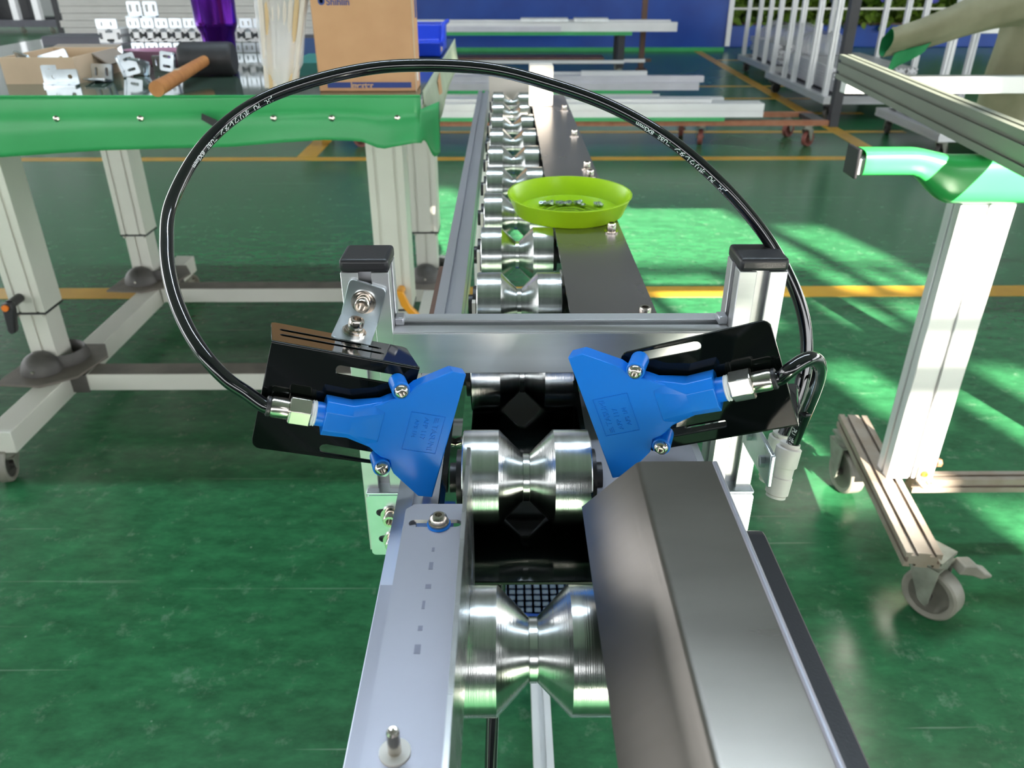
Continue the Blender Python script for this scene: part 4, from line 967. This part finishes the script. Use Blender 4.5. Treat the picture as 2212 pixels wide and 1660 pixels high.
pole_cart('pole cart farthest away by the flower bed, on dark casters', 2.45, 3.35, 7.85, 8.95, .16, [(2.48, 8.85), (2.48, 8.45), (2.48, 8.12), (3.30, 8.2), (3.30, 8.75)], 1.3)
pole_cart('middle pole cart beside the black cart post, loaded with profile ends', 2.30, 3.25, 5.98, 7.45, .17, [(2.33, 7.35), (2.33, 7.02), (2.33, 6.78), (2.33, 6.42), (2.33, 6.06), (3.20, 7.3), (3.20, 6.9), (3.20, 6.6), (3.20, 6.1)], 1.3)
pole_cart('nearest pole cart, half hidden behind the slanting beam', 2.52, 3.30, 4.70, 5.60, .16, [(3.02, 5.50), (3.10, 5.30), (3.25, 5.0), (3.25, 5.45), (2.9, 5.55)], 1.2, False)
tag(mk('short_pole', B().prism(shift(profile(.04, .04, t=(0,), b=(0,), l=(0,), r=(0,)), 2.385, 6.55), 'Z', .175, .62), 'alu_white'), 'short upright profile cut lower than the poles around it', 'pole')
k = 0
for (cx_, y0_, z0_, cols, rows, L, nm) in ((2.48, 6.06, .171, 7, 4, 1.1, 'middle pole cart'), (2.62, 4.78, .161, 3, 3, .62, 'nearest pole cart'), (2.62, 7.95, .161, 5, 4, .9, 'farthest pole cart')):
    for j in range(rows):
        for i in range(cols):
            xx = cx_ + i * .088; yy = y0_ + random.uniform(0, .10) + .05 * j
            P = profile(.078, .04, t=(-.018, .018), b=(-.018, .018), l=(0,), r=(0,), o=.008, lip=.003, wi=.015, d=.010)
            o = mk('stock_profile', B().prism(shift(P, xx, z0_ + .0205 + j * .0415), 'Y', yy, yy + L), 'alu_clear')
            tag(o, 'slotted aluminium profile loaded end-on on the deck of the ' + nm, 'profile', 'profiles loaded on the ' + nm)
# plastic wrapped load
def film(cx, cy, z0, rx, ry, h, seed):
    def fn(u, v):
        a = 2 * math.pi * u; e = .55
        q = lambda t: math.copysign(abs(t) ** e, t)
        k = 1 - .55 * v ** 3 + .06 * math.sin(5 * a + seed) * v + .05 * math.sin(9 * a + 3 * v + seed)
        return (cx + rx * q(math.cos(a)) * k, cy + ry * q(math.sin(a)) * k, z0 + h * v * (1 + .10 * math.sin(3 * a + seed)))
    return B().grid(fn, 48, 12)
tag(mk('wrapped_bundle', film(2.80, 8.40, .33, .25, .42, .17, 1), 'grey_film', smooth=60), 'crumpled grey plastic film draped over the farthest pole cart load', 'plastic film')
tag(mk('wrapped_bundle', film(2.66, 7.22, .34, .18, .18, .17, 3), 'grey_film', smooth=60), 'crumpled grey plastic film draped over the middle pole cart load', 'plastic film')
tag(mk('wide_panel', B().box(3.9, 4.0, 6.2, 6.24, .0, 1.2), 'alu_white'), 'wide pale upright panel standing beyond the pole carts', 'panel')

# ================================================================== FLOWER BED BEYOND THE OPENING
pb_ = thing('planter', 'long blue planter trough beyond the workshop opening', 'planter', (5.5, 11.6, 0))
mk('trough', B().box(2.9, 9.5, 11.35, 11.95, 0, .27), 'wall_blue', pb_, bevel=.01); mk('soil', B().box(2.95, 9.45, 11.40, 11.90, .26, .29), 'brown_post', pb_)
random.seed(3)
def leaf_mesh(n, x0, x1, y0, y1, z0, z1, size):
    b = B()
    for _ in range(n):
        p = Vector((random.uniform(x0, x1), random.uniform(y0, y1), random.uniform(z0, z1)))
        M = Matrix.Translation(p) @ Euler((random.uniform(-1.2, 1.2), random.uniform(-1.2, 1.2), random.uniform(0, 6.3))).to_matrix().to_4x4()
        s = size * random.uniform(.6, 1.3)
        b.add([(0, -s, 0), (s * .6, -s * .2, s * .12), (s * .45, s * .5, s * .05), (0, s, -s * .1), (-s * .45, s * .5, s * .05), (-s * .6, -s * .2, s * .12)], [(0, 1, 2, 3), (0, 3, 4, 5)], M)
    return b
tag(mk('hedge_leaves', leaf_mesh(9000, 2.9, 9.5, 11.3, 11.98, .22, 1.7, .085), 'leaf', smooth=0), 'dense green leaves of the plants in the blue planter', 'foliage', kind='stuff')
tag(mk('hedge_blossoms', leaf_mesh(260, 2.9, 9.5, 11.22, 11.6, .55, 1.5, .055), 'flower', smooth=0), 'blue-violet blossoms scattered over the planter foliage', 'flowers', kind='stuff')
struct(mk('hedge_backing', B().box(2.0, 12, 12.2, 12.3, 0, 2.2), 'backing_green', smooth=0))  # dark sheet added to keep bright sky from showing between the leaves
tag(mk('planter_rail', B().box(2.9, 9.5, 11.24, 11.27, .46, .485), 'alu_leg'), 'thin grey rail running along the planter foliage', 'rail')

# ================================================================== FAR LEFT
fc = thing('post_rack', 'grey wheeled rack with thick upright posts at the far left', 'rack', (-7.6, 13.6, 0))
mk('base_beam', B().box(-9.2, -6.9, 13.5, 13.62, .10, .20), 'dark_grey', fc); mk('base_beam', B().box(-9.2, -6.9, 14.2, 14.32, .10, .20), 'dark_grey', fc)
for x in (-8.62, -8.17, -7.62, -7.28): mk('post', B().box(x, x + .09, 13.5, 13.6, .20, 2.2), 'alu_clear', fc)
for x in (-9.0, -7.55, -7.10): caster(fc, x, 13.56, .10, .04, .04, 20, 'caster_grey')
mk('load', B().box(-8.4, -7.5, 13.8, 14.1, .20, .9), 'black_steel', fc)
mk('load_box', B().box(-8.95, -8.5, 13.75, 14.1, .20, .55), 'cardboard', fc)
lr = thing('black_ladder_rack', 'dark ladder-like rack with hooks at the far left behind the table', 'rack', (-6.9, 13.5, 0))
mk('upright', B().box(-6.95, -6.88, 13.45, 13.50, 0, 2.2), 'black_steel', lr)
for z in (.25, .5, .75, 1.0): mk('hook', B().box(-6.88, -6.80, 13.45, 13.48, z, z + .05), 'black_steel', lr)
